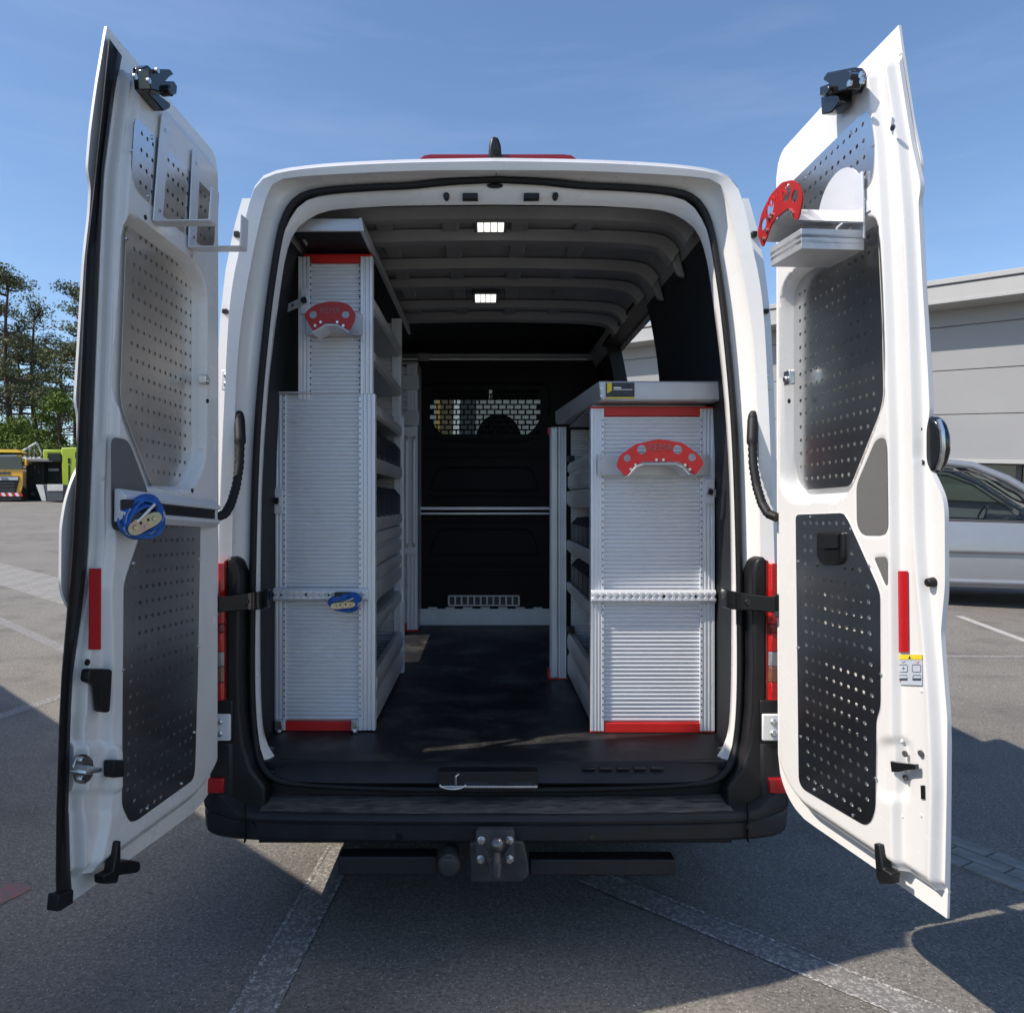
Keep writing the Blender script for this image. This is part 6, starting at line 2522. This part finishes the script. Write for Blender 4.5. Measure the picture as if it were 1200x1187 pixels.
def leafy(px, top, D, label, rad, seed):
    random.seed(seed)
    base = Vector(((px - CX0) / F * D, D, gz(0, D)))
    H = pt(px, top, D).z - base.z
    t = thing('leafy_tree', tuple(base), label, 'tree', 'trees at the far edge of the yard')
    k = MB()
    k.tube([base, base + Vector((.1, 0, H * .4)), base + Vector((-.1, .1, H * .8))], [.16, .11, .04], 7)
    cr_ = MB()
    for i in range(26):
        th = random.uniform(0, 2 * math.pi)
        f = random.uniform(.12, .95)
        r = rad * math.sin(math.pi * min(.95, .25 + f * .7)) * random.uniform(.35, 1.1)
        c = base + Vector((math.cos(th) * r, math.sin(th) * r, H * f))
        k.tube([base + Vector((0, 0, H * f * .6)), c], [.05, .015], 5)
        clump(cr_, c, random.uniform(.6, 1.1), random.uniform(.5, .9), 300, .06, .15)
    k.build('trunk', BARK, t)
    cr_.build('crown', LEAF, t, angle=180)


pine(8, 322, 58, 'tall pine standing above the yellow lorry', 3.2, 1, .4)
pine(44, 362, 63, 'dark pine between the two tallest pines', 3.0, 2, -.3)
pine(92, 333, 57, 'tall pine half hidden by the edge of the shaded rear door', 2.8, 3, .3)
pine(70, 400, 70, 'lower pine filling the gap behind the lime green machine', 3.6, 4)
pine(22, 395, 72, 'lower pine behind the white lattice boom', 3.6, 5)
pine(-35, 340, 60, 'pine just outside the photo behind the yellow lorry', 3.2, 6)
pine(128, 380, 66, 'pine wholly hidden behind the shaded rear door', 3.2, 7)
leafy(70, 462, 54, 'bright green leafy tree above the lime green machine', 2.6, 11)
leafy(18, 492, 56, 'low leafy bush right behind the yellow lorry', 2.2, 12)
leafy(45, 505, 57, 'low leafy bush behind the black containers', 2.2, 13)
leafy(100, 480, 56, 'leafy tree behind the lime machine next to the door edge', 2.6, 14)
leafy(-18, 480, 57, 'leafy tree cut by the photo edge beyond the yellow lorry', 2.4, 15)
k = MB()
random.seed(21)
for i in range(170):
    D = random.uniform(68, 78)
    px = random.uniform(-260, 330)
    z0 = gz(0, D)
    clump(k, Vector(((px - CX0) / F * D, D, z0 + random.uniform(.3, 5.5))), 1.6, 1.1, 60, .2, .45)
o = k.build('undergrowth', LEAF, None, angle=180)
tag(o, 'dense green undergrowth filling the wood behind the trees', kind='stuff')

# container added left of the van, out of view, to cast the foreground shadow
e0, e1 = Vector((-7.1, 6.36, 0)), Vector((-1.75, 1.01, 0))
dv = unit(e1 - e0)
nv = Vector((-dv.y, dv.x, 0))
nv = nv if nv.x < 0 else -nv
t = thing('shadow_container', tuple((e0 + e1) / 2 + nv * 1.2), 'grey ribbed steel container added out of view to cast the foreground shadow', 'container')
k = MB()
LL = (e1 - e0).length
n = 40
pr = []
for i in range(n + 1):
    for f, d_ in ((0, 0), (.25, 0), (.4, .035), (.75, .035), (.9, 0)):
        if i == n and f > 0:
            break
        pr.append(e0 + dv * (LL * min(1, (i + f) / n)) + nv * d_)
k.loft([[p + Z * .15 for p in pr], [p + Z * 2.56 for p in pr]])
k.build('side_wall', CLAD, t, angle=20)
k = MB()
c = (e0 + e1) / 2 + nv * 1.22
k.obox(c + Z * 1.36, dv, nv, Z, LL / 2 - .02, 1.17, 1.20)
k.build('shell', CLAD, t)
k = MB()
for zz in (.12, 2.58):
    k.obox((e0 + e1) / 2 + Z * zz + nv * .03, dv, nv, Z, LL / 2, .04, .05)
for f in (0, 1):
    k.obox(e0.lerp(e1, f) + Z * 1.35 + nv * .03, dv, nv, Z, .06, .06, 1.28)
k.build('frame', CONT, t, bevel=.01)
